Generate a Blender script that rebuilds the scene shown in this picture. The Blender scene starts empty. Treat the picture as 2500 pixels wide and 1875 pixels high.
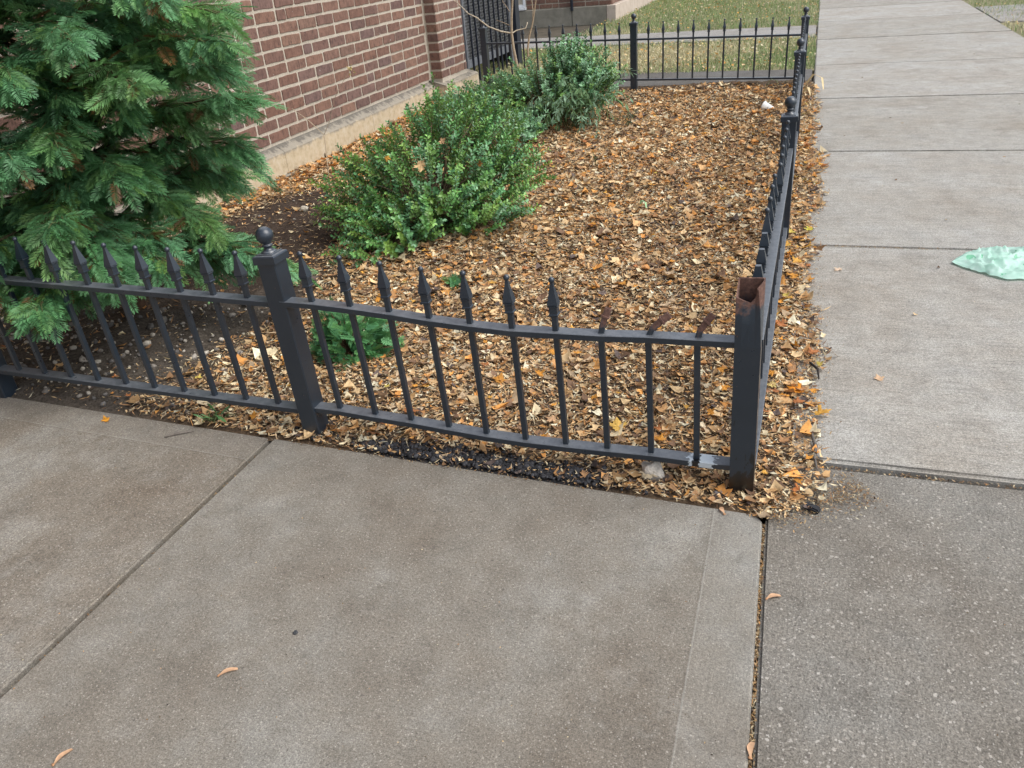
import bpy, bmesh, math, random
import numpy as np
from mathutils import Vector, Matrix, noise as mnoise

random.seed(7)
RNG = np.random.default_rng(11)
SC = bpy.context.scene
COL = SC.collection
PI = math.pi

# ------------------------------------------------------------------ camera
cam_d = bpy.data.cameras.new('camera')
cam = bpy.data.objects.new('camera', cam_d)
COL.objects.link(cam)
SC.camera = cam
cam_d.sensor_width = 36.0
cam_d.lens = 28.296
cam_d.clip_start = 0.02
cam_d.clip_end = 600
CAM = Vector((0.0663, -1.5167, 1.0938))
PITCH, ROLL, YAW = math.radians(28.427), math.radians(-5.247), math.radians(21.176)
_f = Vector((-math.sin(YAW) * math.cos(PITCH), math.cos(YAW) * math.cos(PITCH), -math.sin(PITCH)))
_r = Vector((math.cos(YAW), math.sin(YAW), 0))
_u = _r.cross(_f)
_R = math.cos(ROLL) * _r + math.sin(ROLL) * _u
_U = -math.sin(ROLL) * _r + math.cos(ROLL) * _u
m = Matrix((( _R.x, _U.x, -_f.x, CAM.x), (_R.y, _U.y, -_f.y, CAM.y), (_R.z, _U.z, -_f.z, CAM.z), (0, 0, 0, 1)))
cam.matrix_world = m

# ------------------------------------------------------------------ light
SUN_EL, SUN_AZ = math.radians(54), math.radians(92)      # soft overcast brightness from the street side
W = bpy.data.worlds.new('World')
SC.world = W
W.use_nodes = True
nt = W.node_tree
bg = nt.nodes['Background']
sky = nt.nodes.new('ShaderNodeTexSky')
sky.sky_type = 'NISHITA'
sky.sun_disc = False
sky.sun_elevation = SUN_EL
sky.sun_rotation = SUN_AZ
sky.air_density = 1.0
sky.dust_density = 3.0
hs = nt.nodes.new('ShaderNodeHueSaturation')              # cloud cover takes most of the blue out
hs.inputs['Saturation'].default_value = 0.48
nt.links.new(sky.outputs['Color'], hs.inputs['Color'])
nt.links.new(hs.outputs['Color'], bg.inputs['Color'])
bg.inputs['Strength'].default_value = 0.15
sun_d = bpy.data.lights.new('sun', 'SUN')
sun_d.energy = 1.3
sun_d.angle = math.radians(50)
sun_d.color = (1.0, 0.985, 0.955)
sun = bpy.data.objects.new('sun', sun_d)
COL.objects.link(sun)
sd = Vector((math.sin(SUN_AZ) * math.cos(SUN_EL), math.cos(SUN_AZ) * math.cos(SUN_EL), math.sin(SUN_EL)))
sun.rotation_euler = sd.to_track_quat('Z', 'Y').to_euler()
sun.location = (3, 3, 6)
SC.view_settings.view_transform = 'Standard'
SC.view_settings.look = 'None'
SC.view_settings.exposure = 0.68
SC.view_settings.gamma = 1.0
SC.view_settings.use_curve_mapping = False

# ------------------------------------------------------------------ helpers
def tag(o, label=None, cat=None, group=None, kind=None):
    if label: o['label'] = label
    if cat: o['category'] = cat
    if group: o['group'] = group
    if kind: o['kind'] = kind
    return o

def empty(name, loc):
    o = bpy.data.objects.new(name, None)
    o.empty_display_size = 0.1
    o.location = loc
    COL.objects.link(o)
    return o

def origin_of(o):
    v = Vector((0, 0, 0))
    while o is not None:
        v += o.location
        o = o.parent
    return v

def link(name, me, parent=None, mat=None, M=None):
    """link a mesh whose M (default identity) is given in world space; parents carry translation only"""
    o = bpy.data.objects.new(name, me)
    if mat is not None and not me.materials:
        me.materials.append(mat)
    M = Matrix.Identity(4) if M is None else M
    if parent is not None:
        o.parent = parent
        M = Matrix.Translation(-origin_of(parent)) @ M
    o.matrix_local = M
    COL.objects.link(o)
    return o

def bm_mesh(bm, name='mesh', smooth=False):
    me = bpy.data.meshes.new(name)
    bm.to_mesh(me)
    bm.free()
    if smooth:
        for p in me.polygons: p.use_smooth = True
    return me

def np_mesh(name, V, F, col=None, smooth=False, mat=None):
    """V (n,3), F (m,k) arrays; col (n,3) optional"""
    V = np.asarray(V, dtype=np.float32); F = np.asarray(F, dtype=np.int32)
    me = bpy.data.meshes.new(name)
    nf, k = F.shape
    me.vertices.add(len(V)); me.vertices.foreach_set('co', V.ravel())
    me.loops.add(nf * k); me.loops.foreach_set('vertex_index', F.ravel())
    me.polygons.add(nf)
    me.polygons.foreach_set('loop_start', np.arange(0, nf * k, k, dtype=np.int32))
    me.polygons.foreach_set('loop_total', np.full(nf, k, dtype=np.int32))
    if smooth: me.polygons.foreach_set('use_smooth', np.ones(nf, dtype=bool))
    me.update(calc_edges=True)
    if col is not None:
        a = me.color_attributes.new('Col', 'FLOAT_COLOR', 'POINT')
        c = np.ones((len(V), 4), dtype=np.float32); c[:, :3] = col
        a.data.foreach_set('color', c.ravel())
    if mat: me.materials.append(mat)
    return me

class Bag:
    """collects transformed copies of templates into one triangle mesh"""
    def __init__(s): s.V = []; s.F = []; s.C = []; s.n = 0
    def add(s, V, F, C):
        s.V.append(V); s.F.append(F + s.n); s.C.append(C); s.n += len(V)
    def scatter(s, tv, tf, pos, rot, scl, col, jitter=None):
        """tv (v,3) tf (f,3) pos (N,3) rot (N,3,3) scl (N,) or (N,3) col (N,3)"""
        N = len(pos)
        if N == 0: return
        if scl.ndim == 1: scl = np.repeat(scl[:, None], 3, 1)
        P = tv[None] * scl[:, None, :]
        P = np.einsum('nij,nvj->nvi', rot, P) + pos[:, None, :]
        v = len(tv)
        F = (tf[None] + (np.arange(N) * v)[:, None, None]).reshape(-1, 3)
        C = np.repeat(col, v, 0)
        if jitter is not None: C = C * np.tile(jitter, N)[:, None]
        s.add(P.reshape(-1, 3), F, C)
    def mesh(s, name, mat, smooth=False):
        return np_mesh(name, np.concatenate(s.V), np.concatenate(s.F), np.clip(np.concatenate(s.C), 0, 1), smooth, mat)

def rot_z_tilt(N, tilt, rng=RNG):
    """random heading with a random tilt of up to `tilt` radians (scalar or array)"""
    a = rng.uniform(0, 2 * PI, N); b = rng.uniform(0, 2 * PI, N); t = np.abs(rng.normal(0, 1, N)) * tilt
    ax = np.stack([np.cos(b), np.sin(b), np.zeros(N)], 1)
    K = np.zeros((N, 3, 3)); K[:, 0, 2] = ax[:, 1]; K[:, 1, 2] = -ax[:, 0]; K[:, 2, 0] = -ax[:, 1]; K[:, 2, 1] = ax[:, 0]
    T = np.eye(3)[None] + np.sin(t)[:, None, None] * K + (1 - np.cos(t))[:, None, None] * (K @ K)
    Z = np.zeros((N, 3, 3)); Z[:, 0, 0] = np.cos(a); Z[:, 0, 1] = -np.sin(a); Z[:, 1, 0] = np.sin(a); Z[:, 1, 1] = np.cos(a); Z[:, 2, 2] = 1
    return T @ Z

def frames(d, up):
    """orthonormal frames (N,3,3) with columns x=d, y=side, z=normal near up"""
    d = d / np.linalg.norm(d, axis=1, keepdims=True)
    s = np.cross(up, d); s /= (np.linalg.norm(s, axis=1, keepdims=True) + 1e-9)
    n = np.cross(d, s)
    return np.stack([d, s, n], 2)

def tube(bag, pts, radii, col, sides=6):
    pts = np.asarray(pts, float); n = len(pts)
    radii = np.broadcast_to(np.asarray(radii, float), (n,))
    d = np.gradient(pts, axis=0); d /= np.linalg.norm(d, axis=1, keepdims=True) + 1e-9
    up = np.array([0.31, 0.21, 0.93]); s = np.cross(d, up); s /= np.linalg.norm(s, axis=1, keepdims=True) + 1e-9
    t = np.cross(s, d)
    a = np.linspace(0, 2 * PI, sides, endpoint=False)
    V = pts[:, None] + radii[:, None, None] * (np.cos(a)[None, :, None] * s[:, None] + np.sin(a)[None, :, None] * t[:, None])
    F = []
    for i in range(n - 1):
        for j in range(sides):
            k = (j + 1) % sides
            F.append((i * sides + j, i * sides + k, (i + 1) * sides + k)); F.append((i * sides + j, (i + 1) * sides + k, (i + 1) * sides + j))
    for j in range(1, sides - 1): F.append(((n - 1) * sides, (n - 1) * sides + j, (n - 1) * sides + j + 1))
    V = V.reshape(-1, 3)
    bag.add(V, np.array(F), np.tile(np.asarray(col, float), (len(V), 1)))

def curve_pts(p0, p1, sag=0.0, n=6, wob=0.0, rng=RNG):
    t = np.linspace(0, 1, n)[:, None]
    P = np.asarray(p0)[None] * (1 - t) + np.asarray(p1)[None] * t
    P[:, 2] += (4 * t * (1 - t))[:, 0] * sag
    if wob: P[1:-1] += rng.normal(0, wob, (n - 2, 3))
    return P

# ------------------------------------------------------------------ materials
def new_mat(name):
    mt = bpy.data.materials.new(name); mt.use_nodes = True
    b = mt.node_tree.nodes['Principled BSDF']
    return mt, mt.node_tree, b

def N(nt, kind, **kw):
    n = nt.nodes.new(kind)
    for k, v in kw.items():
        if k in n.inputs: n.inputs[k].default_value = v
        else: setattr(n, k, v)
    return n

def pos_node(nt, scale=(1, 1, 1), obj=False, loc=(0, 0, 0)):
    g = nt.nodes.new('ShaderNodeTexCoord' if obj else 'ShaderNodeNewGeometry')
    mp = nt.nodes.new('ShaderNodeMapping')
    mp.inputs['Scale'].default_value = scale
    mp.inputs['Location'].default_value = loc
    nt.links.new(g.outputs['Object' if obj else 'Position'], mp.inputs['Vector'])
    return mp.outputs['Vector']

def noise_n(nt, vec, scale, detail=4, rough=0.6):
    n = N(nt, 'ShaderNodeTexNoise'); n.inputs['Scale'].default_value = scale; n.inputs['Detail'].default_value = detail; n.inputs['Roughness'].default_value = rough
    nt.links.new(vec, n.inputs['Vector'])
    return n.outputs['Fac']

def ramp(nt, fac, stops):
    r = nt.nodes.new('ShaderNodeValToRGB'); e = r.color_ramp.elements
    while len(e) < len(stops): e.new(0.5)
    for el, (p, c) in zip(e, stops):
        el.position = p; el.color = (*c, 1) if len(c) == 3 else c
    nt.links.new(fac, r.inputs['Fac'])
    return r.outputs['Color']

def mix(nt, fac, a, b, mode='MIX'):
    n = nt.nodes.new('ShaderNodeMix'); n.data_type = 'RGBA'; n.blend_type = mode
    for sock, v in ((n.inputs[0], fac), (n.inputs[6], a), (n.inputs[7], b)):
        if hasattr(v, 'links'): nt.links.new(v, sock)
        elif isinstance(v, (int, float)): sock.default_value = v
        else: sock.default_value = (*v, 1)
    return n.outputs[2]

def math_n(nt, op, a, b=None):
    n = nt.nodes.new('ShaderNodeMath'); n.operation = op
    for i, v in enumerate((a, b)):
        if v is None: continue
        if hasattr(v, 'links'): nt.links.new(v, n.inputs[i])
        else: n.inputs[i].default_value = v
    return n.outputs[0]

def bump(nt, b, h, dist=0.003, strength=1.0, prev=None):
    n = nt.nodes.new('ShaderNodeBump'); n.inputs['Distance'].default_value = dist; n.inputs['Strength'].default_value = strength
    nt.links.new(h, n.inputs['Height'])
    if prev is not None: nt.links.new(prev, n.inputs['Normal'])
    nt.links.new(n.outputs['Normal'], b.inputs['Normal'])
    return n.outputs['Normal']

def g3(v): return (v, v, v)

def concrete(name, base, warm, cool, speck=0.5, broom=False, coarse=False, seed=0.0, border=None):
    mt, nt, b = new_mat(name)
    v = pos_node(nt, loc=(seed, seed * 0.7, 0))
    big = noise_n(nt, v, 1.9, 7, 0.70)
    mid = noise_n(nt, v, 11, 7, 0.74)
    fine = noise_n(nt, v, 180, 3, 0.7)
    c = ramp(nt, big, [(0.30, warm), (0.5, base), (0.72, cool)])
    c = mix(nt, 1.0, c, ramp(nt, mid, [(0.25, g3(0.76)), (0.5, g3(1.0)), (0.75, g3(1.14))]), 'MULTIPLY')
    # old spills and tyre grime: blotches with a shape of their own
    st = noise_n(nt, pos_node(nt, scale=(1, 0.55, 1), loc=(seed + 3.1, 5.2, 0)), 3.6, 8, 0.78)
    c = mix(nt, ramp(nt, st, [(0.53, g3(0)), (0.66, g3(0.42))]), c, tuple(x * 0.62 for x in warm))
    st2 = noise_n(nt, pos_node(nt, loc=(seed + 8.4, 1.2, 0)), 14, 4, 0.6)
    c = mix(nt, ramp(nt, st2, [(0.64, g3(0)), (0.74, g3(0.5))]), c, tuple(x * 0.6 for x in base))
    lt = noise_n(nt, pos_node(nt, loc=(seed + 1.4, 9.2, 0)), 4.5, 6, 0.7)
    c = mix(nt, ramp(nt, lt, [(0.56, g3(0)), (0.74, g3(0.4))]), c, tuple(min(1, x * 1.45) for x in cool))
    c = mix(nt, 1.0, c, ramp(nt, fine, [(0.28, g3(0.66)), (0.52, g3(1.0)), (0.75, g3(1.32))]), 'MULTIPLY')
    fine2 = noise_n(nt, pos_node(nt, loc=(seed + 2, 1, 4)), 420, 2, 0.6)
    c = mix(nt, 1.0, c, ramp(nt, fine2, [(0.28, g3(0.58)), (0.5, g3(1.0)), (0.72, g3(1.40))]), 'MULTIPLY')
    sp = None
    def stones(scale, rmax, pick, amount, stops, c):
        vo = N(nt, 'ShaderNodeTexVoronoi'); vo.inputs['Scale'].default_value = scale; vo.inputs['Randomness'].default_value = 1.0
        wv = nt.nodes.new('ShaderNodeVectorMath'); wv.operation = 'ADD'
        dn = N(nt, 'ShaderNodeTexNoise'); dn.inputs['Scale'].default_value = scale * 1.6; dn.inputs['Detail'].default_value = 1
        nt.links.new(v, dn.inputs['Vector'])
        sc_ = nt.nodes.new('ShaderNodeVectorMath'); sc_.operation = 'SCALE'; sc_.inputs['Scale'].default_value = 0.9 / scale
        nt.links.new(dn.outputs['Color'], sc_.inputs[0]); nt.links.new(v, wv.inputs[0]); nt.links.new(sc_.outputs[0], wv.inputs[1])
        nt.links.new(wv.outputs[0], vo.inputs['Vector'])
        rnd = nt.nodes.new('ShaderNodeSeparateColor'); nt.links.new(vo.outputs['Color'], rnd.inputs[0])
        rad = math_n(nt, 'MULTIPLY', rnd.outputs[1], rmax)
        k = math_n(nt, 'MULTIPLY', math_n(nt, 'LESS_THAN', vo.outputs['Distance'], rad), math_n(nt, 'GREATER_THAN', rnd.outputs[0], pick))
        return mix(nt, math_n(nt, 'MULTIPLY', k, amount), c, ramp(nt, rnd.outputs[2], stops)), k
    PALE = [(0.0, (0.30, 0.26, 0.22)), (0.4, (0.46, 0.42, 0.36)), (1.0, (0.70, 0.66, 0.60))]
    DARK = [(0.0, (0.05, 0.045, 0.04)), (1.0, (0.13, 0.11, 0.10))]
    if coarse:
        c, k1 = stones(240, 0.50, 0.40, 0.60 * speck, PALE, c)
        c, k2 = stones(125, 0.45, 0.74, 0.75 * speck, PALE, c)
        c, k3 = stones(150, 0.42, 0.78, 0.6, DARK, c)
        sp = math_n(nt, 'ADD', k1, k2)
    else:
        c, k1 = stones(260, 0.46, 0.66, speck, PALE, c)
        c, k3 = stones(120, 0.32, 0.86, 0.55, DARK, c)
        c, k4 = stones(7, 0.075, 0.55, 0.22, DARK, c)
        c, k5 = stones(34, 0.16, 0.80, 0.40, DARK, c)
    if border:                      # smooth trowelled margin along the slab edge
        pa, pb, pc = border
        sx = nt.nodes.new('ShaderNodeSeparateXYZ'); nt.links.new(nt.nodes.new('ShaderNodeNewGeometry').outputs['Position'], sx.inputs[0])
        t = math_n(nt, 'ADD', math_n(nt, 'MULTIPLY', sx.outputs[0], pa), math_n(nt, 'MULTIPLY', sx.outputs[1], pb))
        t = math_n(nt, 'ADD', math_n(nt, 'SUBTRACT', t, pc), math_n(nt, 'MULTIPLY', math_n(nt, 'SUBTRACT', mid, 0.5), 0.004))
        kb = math_n(nt, 'GREATER_THAN', t, 0.0)
        c = mix(nt, math_n(nt, 'MULTIPLY', kb, 0.10), c, tuple(x * 1.22 for x in cool))
        ln = math_n(nt, 'LESS_THAN', math_n(nt, 'ABSOLUTE', t), 0.0016)
        c = mix(nt, math_n(nt, 'MULTIPLY', math_n(nt, 'MULTIPLY', ln, mid), 0.45), c, tuple(x * 1.5 for x in cool))
        ln2 = math_n(nt, 'LESS_THAN', math_n(nt, 'ABSOLUTE', math_n(nt, 'ADD', t, 0.0035)), 0.0018)
        c = mix(nt, math_n(nt, 'MULTIPLY', math_n(nt, 'MULTIPLY', ln2, mid), 0.40), c, tuple(x * 0.5 for x in warm))
    h = fine
    if broom:
        bv = pos_node(nt, scale=(7, 420, 1))
        br = noise_n(nt, bv, 1.0, 3, 0.6)
        bv2 = pos_node(nt, scale=(2.2, 70, 1), loc=(3, 2, 0))
        br2 = noise_n(nt, bv2, 1.0, 4, 0.65)
        c = mix(nt, 1.0, c, ramp(nt, br, [(0.34, g3(0.66)), (0.46, g3(1.0)), (0.7, g3(1.08))]), 'MULTIPLY')
        c = mix(nt, 1.0, c, ramp(nt, br2, [(0.26, g3(0.93)), (0.5, g3(1.0)), (0.72, g3(1.03))]), 'MULTIPLY')
        oi = nt.nodes.new('ShaderNodeObjectInfo')
        c = mix(nt, 1.0, c, ramp(nt, oi.outputs['Random'], [(0.0, (0.90, 0.89, 0.87)), (1.0, (1.07, 1.07, 1.08))]), 'MULTIPLY')
        h = math_n(nt, 'ADD', br, math_n(nt, 'MULTIPLY', fine, 0.5))
    if coarse:
        h = math_n(nt, 'ADD', fine, math_n(nt, 'MULTIPLY', sp, 0.8))
    nt.links.new(c, b.inputs['Base Color'])
    b.inputs['Roughness'].default_value = 0.88
    b.inputs['Specular IOR Level'].default_value = 0.3
    bump(nt, b, h, 0.0022 if not coarse else 0.004, 0.9)
    return mt

M = {}
M['drive'] = concrete('driveway_concrete', (0.206, 0.187, 0.156), (0.160, 0.134, 0.104), (0.276, 0.270, 0.245), 0.42, seed=0.0, border=(1.0, 0.0096, -0.049))
M['drive2'] = concrete('driveway_concrete_brown', (0.202, 0.178, 0.145), (0.160, 0.131, 0.100), (0.275, 0.268, 0.243), 0.40, seed=4.7, border=(0.043, 1.0, -0.190))
M['aggregate'] = concrete('worn_aggregate_concrete', (0.200, 0.184, 0.157), (0.166, 0.146, 0.119), (0.236, 0.228, 0.205), 0.60, coarse=True, seed=2.0)
M['walk'] = concrete('broomed_sidewalk_concrete', (0.330, 0.314, 0.278), (0.286, 0.258, 0.216), (0.370, 0.366, 0.342), 0.12, broom=True, seed=1.0)
M['path2'] = concrete('pale_path_concrete', (0.28, 0.268, 0.248), (0.24, 0.22, 0.19), (0.31, 0.30, 0.29), 0.3, seed=9.0)
M['path'] = concrete('old_path_concrete', (0.118, 0.112, 0.102), (0.10, 0.09, 0.078), (0.14, 0.137, 0.130), 0.3, seed=6.0)

# attribute-coloured materials (leaves, soil, foliage)
def attr_mat(name, rough=0.75, transl=0.0, spec=0.35, vary=0.25, scale=60, bumpd=0.0, coat=0.0):
    mt, nt, b = new_mat(name)
    a = nt.nodes.new('ShaderNodeVertexColor'); a.layer_name = 'Col'
    v = pos_node(nt)
    f = noise_n(nt, v, scale, 3, 0.6)
    c = mix(nt, 1.0, a.outputs['Color'], ramp(nt, f, [(0.25, g3(1 - vary)), (0.5, g3(1.0)), (0.75, g3(1 + vary))]), 'MULTIPLY')
    nt.links.new(c, b.inputs['Base Color'])
    b.inputs['Roughness'].default_value = rough
    b.inputs['Specular IOR Level'].default_value = spec
    if coat: b.inputs['Coat Weight'].default_value = coat; b.inputs['Coat Roughness'].default_value = 0.25
    if bumpd: bump(nt, b, f, bumpd)
    if transl:
        tr = nt.nodes.new('ShaderNodeBsdfTranslucent'); nt.links.new(c, tr.inputs['Color'])
        ms = nt.nodes.new('ShaderNodeMixShader'); ms.inputs[0].default_value = transl
        out = nt.nodes['Material Output']
        nt.links.new(b.outputs[0], ms.inputs[1]); nt.links.new(tr.outputs[0], ms.inputs[2]); nt.links.new(ms.outputs[0], out.inputs['Surface'])
    return mt
M['leaf'] = attr_mat('dry_leaf', 0.72, 0.15, 0.3, 0.28, 70)
M['chips'] = attr_mat('dry_fragments', 0.85, 0.0, 0.2, 0.2, 120)
M['soil'] = attr_mat('garden_soil', 0.95, 0.0, 0.15, 0.55, 130, 0.006)
M['needle'] = attr_mat('yew_needle', 0.42, 0.28, 0.5, 0.3, 9)
M['boxleaf'] = attr_mat('boxwood_leaf', 0.33, 0.18, 0.6, 0.2, 14)
M['softleaf'] = attr_mat('soft_leaf', 0.55, 0.2, 0.4, 0.2, 14)
M['grass'] = attr_mat('grass_blade', 0.6, 0.2, 0.3, 0.3, 5)
M['bark'] = attr_mat('twig_bark', 0.85, 0.0, 0.2, 0.35, 90, 0.002)
M['stone'] = attr_mat('loose_stone', 0.85, 0.0, 0.3, 0.3, 90, 0.004)

def fence_paint(name, rust=None, drips=False, chip=False):
    mt, nt, b = new_mat(name)
    v = pos_node(nt)
    n1 = noise_n(nt, v, 38, 5, 0.65); n2 = noise_n(nt, v, 7, 4, 0.6); n3 = noise_n(nt, v, 420, 2, 0.5)
    c = ramp(nt, n2, [(0.3, (0.0100, 0.0185, 0.0300)), (0.55, (0.0130, 0.0225, 0.0350)), (0.75, (0.020, 0.0285, 0.039))])
    dust = ramp(nt, n1, [(0.58, g3(0)), (0.80, g3(0.35))])
    c = mix(nt, dust, c, (0.060, 0.064, 0.068))
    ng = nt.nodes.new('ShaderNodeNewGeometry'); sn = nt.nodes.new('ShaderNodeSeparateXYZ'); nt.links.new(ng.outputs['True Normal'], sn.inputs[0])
    up = ramp(nt, sn.outputs[2], [(0.80, g3(0)), (0.95, g3(1))])          # level ledges paler: settled dust plus sky sheen put into the colour
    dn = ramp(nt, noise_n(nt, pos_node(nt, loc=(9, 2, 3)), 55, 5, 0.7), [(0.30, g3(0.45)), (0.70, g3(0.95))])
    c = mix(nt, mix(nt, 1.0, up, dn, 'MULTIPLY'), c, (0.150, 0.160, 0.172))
    chips = ramp(nt, noise_n(nt, pos_node(nt, loc=(2, 5, 1)), 90, 3, 0.6), [(0.715, g3(0)), (0.745, g3(0.9))])
    c = mix(nt, chips, c, (0.105, 0.055, 0.035))
    rough = ramp(nt, n1, [(0.3, g3(0.26)), (0.7, g3(0.40))])
    if rust is not None:
        z0, z1 = rust
        sx = nt.nodes.new('ShaderNodeSeparateXYZ'); nt.links.new(nt.nodes.new('ShaderNodeNewGeometry').outputs['Position'], sx.inputs[0])
        t = math_n(nt, 'DIVIDE', math_n(nt, 'SUBTRACT', sx.outputs[2], z0), z1 - z0)
        t = math_n(nt, 'ADD', t, math_n(nt, 'MULTIPLY', math_n(nt, 'SUBTRACT', noise_n(nt, v, 45, 5, 0.7), 0.5), 1.3))
        rc = ramp(nt, noise_n(nt, v, 120, 4, 0.7), [(0.3, (0.045, 0.020, 0.014)), (0.55, (0.13, 0.060, 0.040)), (0.75, (0.21, 0.115, 0.085))])
        k = ramp(nt, t, [(0.40, g3(0)), (0.62, g3(1))])
        c = mix(nt, k, c, rc); rough = mix(nt, k, rough, g3(0.85))
    if drips:
        sx = nt.nodes.new('ShaderNodeSeparateXYZ'); nt.links.new(nt.nodes.new('ShaderNodeNewGeometry').outputs['Position'], sx.inputs[0])
        dv = noise_n(nt, pos_node(nt, scale=(1, 1, 0.45), loc=(0.3, 0, 0)), 42, 3, 0.6)
        t = math_n(nt, 'ADD', math_n(nt, 'MULTIPLY', sx.outputs[2], -7.0), math_n(nt, 'SUBTRACT', math_n(nt, 'MULTIPLY', dv, 3.6), 0.95))
        k = ramp(nt, t, [(0.30, g3(0)), (0.33, g3(1))])
        c = mix(nt, k, c, (0.003, 0.003, 0.004)); rough = mix(nt, k, rough, g3(0.30))
    if chip:
        sx = nt.nodes.new('ShaderNodeSeparateXYZ'); nt.links.new(nt.nodes.new('ShaderNodeNewGeometry').outputs['Position'], sx.inputs[0])
        dx = math_n(nt, 'ABSOLUTE', math_n(nt, 'ADD', sx.outputs[0], 0.088))
        t = math_n(nt, 'ADD', math_n(nt, 'MULTIPLY', dx, -18.0), noise_n(nt, pos_node(nt, scale=(0.5, 1, 1)), 110, 4, 0.65))
        k = ramp(nt, t, [(-0.02 + 0.0, g3(0)), (0.04, g3(1))])
        c = mix(nt, k, c, (0.46, 0.52, 0.56))
        dx2 = math_n(nt, 'ABSOLUTE', math_n(nt, 'ADD', sx.outputs[0], 0.100))
        k2 = ramp(nt, math_n(nt, 'ADD', math_n(nt, 'MULTIPLY', dx2, -60.0), noise_n(nt, v, 160, 3, 0.6)), [(0.0, g3(0)), (0.06, g3(1))])
        c = mix(nt, k2, c, (0.004, 0.004, 0.005))
    nt.links.new(c, b.inputs['Base Color'])
    sr = nt.nodes.new('ShaderNodeSeparateColor'); nt.links.new(rough, sr.inputs[0]); nt.links.new(sr.outputs[0], b.inputs['Roughness'])
    b.inputs['Specular IOR Level'].default_value = 0.75
    bump(nt, b, math_n(nt, 'ADD', math_n(nt, 'MULTIPLY', n1, 0.5), math_n(nt, 'MULTIPLY', n3, 0.10)), 0.0008, 0.5)
    return mt
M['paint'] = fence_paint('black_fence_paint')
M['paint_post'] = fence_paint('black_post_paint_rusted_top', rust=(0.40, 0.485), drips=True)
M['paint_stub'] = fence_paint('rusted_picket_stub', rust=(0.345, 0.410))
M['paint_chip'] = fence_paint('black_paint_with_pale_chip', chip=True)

def brick_mat():
    mt, nt, b = new_mat('wall_brick')
    oi = nt.nodes.new('ShaderNodeObjectInfo')
    c = ramp(nt, oi.outputs['Random'], [(0.0, (0.225, 0.130, 0.103)), (0.16, (0.185, 0.112, 0.096)), (0.30, (0.250, 0.148, 0.115)), (0.44, (0.175, 0.118, 0.113)),
                                        (0.58, (0.215, 0.122, 0.094)), (0.70, (0.265, 0.165, 0.128)), (0.82, (0.150, 0.100, 0.094)), (0.92, (0.205, 0.118, 0.094))])
    v = pos_node(nt)
    n1 = noise_n(nt, v, 28, 5, 0.7)
    c = mix(nt, 1.0, c, ramp(nt, n1, [(0.25, g3(0.62)), (0.5, g3(1.0)), (0.75, g3(1.3))]), 'MULTIPLY')
    sv = noise_n(nt, pos_node(nt, scale=(1, 1, 0.28)), 85, 4, 0.7)
    c = mix(nt, 1.0, c, (0.88, 0.85, 0.80), 'MULTIPLY')
    c = mix(nt, ramp(nt, sv, [(0.54, g3(0)), (0.66, g3(0.8))]), c, (0.055, 0.038, 0.034))
    dr = noise_n(nt, pos_node(nt, scale=(1, 1, 0.3), loc=(7, 3, 1)), 55, 2, 0.5)
    c = mix(nt, ramp(nt, dr, [(0.765, g3(0)), (0.785, g3(0.9))]), c, (0.62, 0.58, 0.53))
    nt.links.new(c, b.inputs['Base Color'])
    b.inputs['Roughness'].default_value = 0.88; b.inputs['Specular IOR Level'].default_value = 0.25
    bump(nt, b, math_n(nt, 'ADD', n1, math_n(nt, 'MULTIPLY', sv, -0.8)), 0.003, 0.9)
    return mt
M['brick'] = brick_mat()

def simple(name, stops, scale=30, rough=0.85, bumpd=0.003, spec=0.3, extra=None):
    mt, nt, b = new_mat(name)
    n1 = noise_n(nt, pos_node(nt), scale, 6, 0.68)
    c = ramp(nt, n1, stops)
    if extra: c = extra(nt, c)
    nt.links.new(c, b.inputs['Base Color'])
    b.inputs['Roughness'].default_value = rough; b.inputs['Specular IOR Level'].default_value = spec
    if bumpd: bump(nt, b, n1, bumpd, 0.9)
    return mt
M['mortar'] = simple('lime_mortar', [(0.25, (0.33, 0.29, 0.23)), (0.5, (0.45, 0.40, 0.325)), (0.75, (0.54, 0.485, 0.405))], 70, 0.95, 0.004)
def stone_stain(nt, c):
    # weathered grey-black growth that hugs the sloping top of the stone course
    sx = nt.nodes.new('ShaderNodeSeparateXYZ'); nt.links.new(nt.nodes.new('ShaderNodeNewGeometry').outputs['Position'], sx.inputs[0])
    n = noise_n(nt, pos_node(nt, scale=(1, 1, 0.5)), 16, 6, 0.72)
    t = math_n(nt, 'ADD', math_n(nt, 'MULTIPLY', math_n(nt, 'SUBTRACT', sx.outputs[2], 0.128), 12.0), math_n(nt, 'SUBTRACT', n, 0.42))
    c = mix(nt, ramp(nt, t, [(0.0, g3(0)), (0.20, g3(0.85))]), c, (0.235, 0.215, 0.180))
    n2 = noise_n(nt, pos_node(nt, scale=(1, 1, 0.4), loc=(4, 4, 4)), 22, 6, 0.75)
    t2 = math_n(nt, 'ADD', math_n(nt, 'MULTIPLY', math_n(nt, 'SUBTRACT', sx.outputs[2], 0.140), 7.0), math_n(nt, 'SUBTRACT', n2, 0.55))
    c = mix(nt, ramp(nt, t2, [(0.02, g3(0)), (0.16, g3(0.75))]), c, (0.085, 0.078, 0.068))
    return c
M['limestone'] = simple('limestone_base', [(0.25, (0.36, 0.285, 0.180)), (0.5, (0.50, 0.415, 0.285)), (0.75, (0.56, 0.49, 0.375))], 24, 0.9, 0.003, extra=stone_stain)
M['greystone'] = simple('grey_weathered_stone', [(0.25, (0.165, 0.155, 0.125)), (0.5, (0.235, 0.220, 0.180)), (0.75, (0.30, 0.28, 0.235))], 9, 0.92, 0.004)
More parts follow.
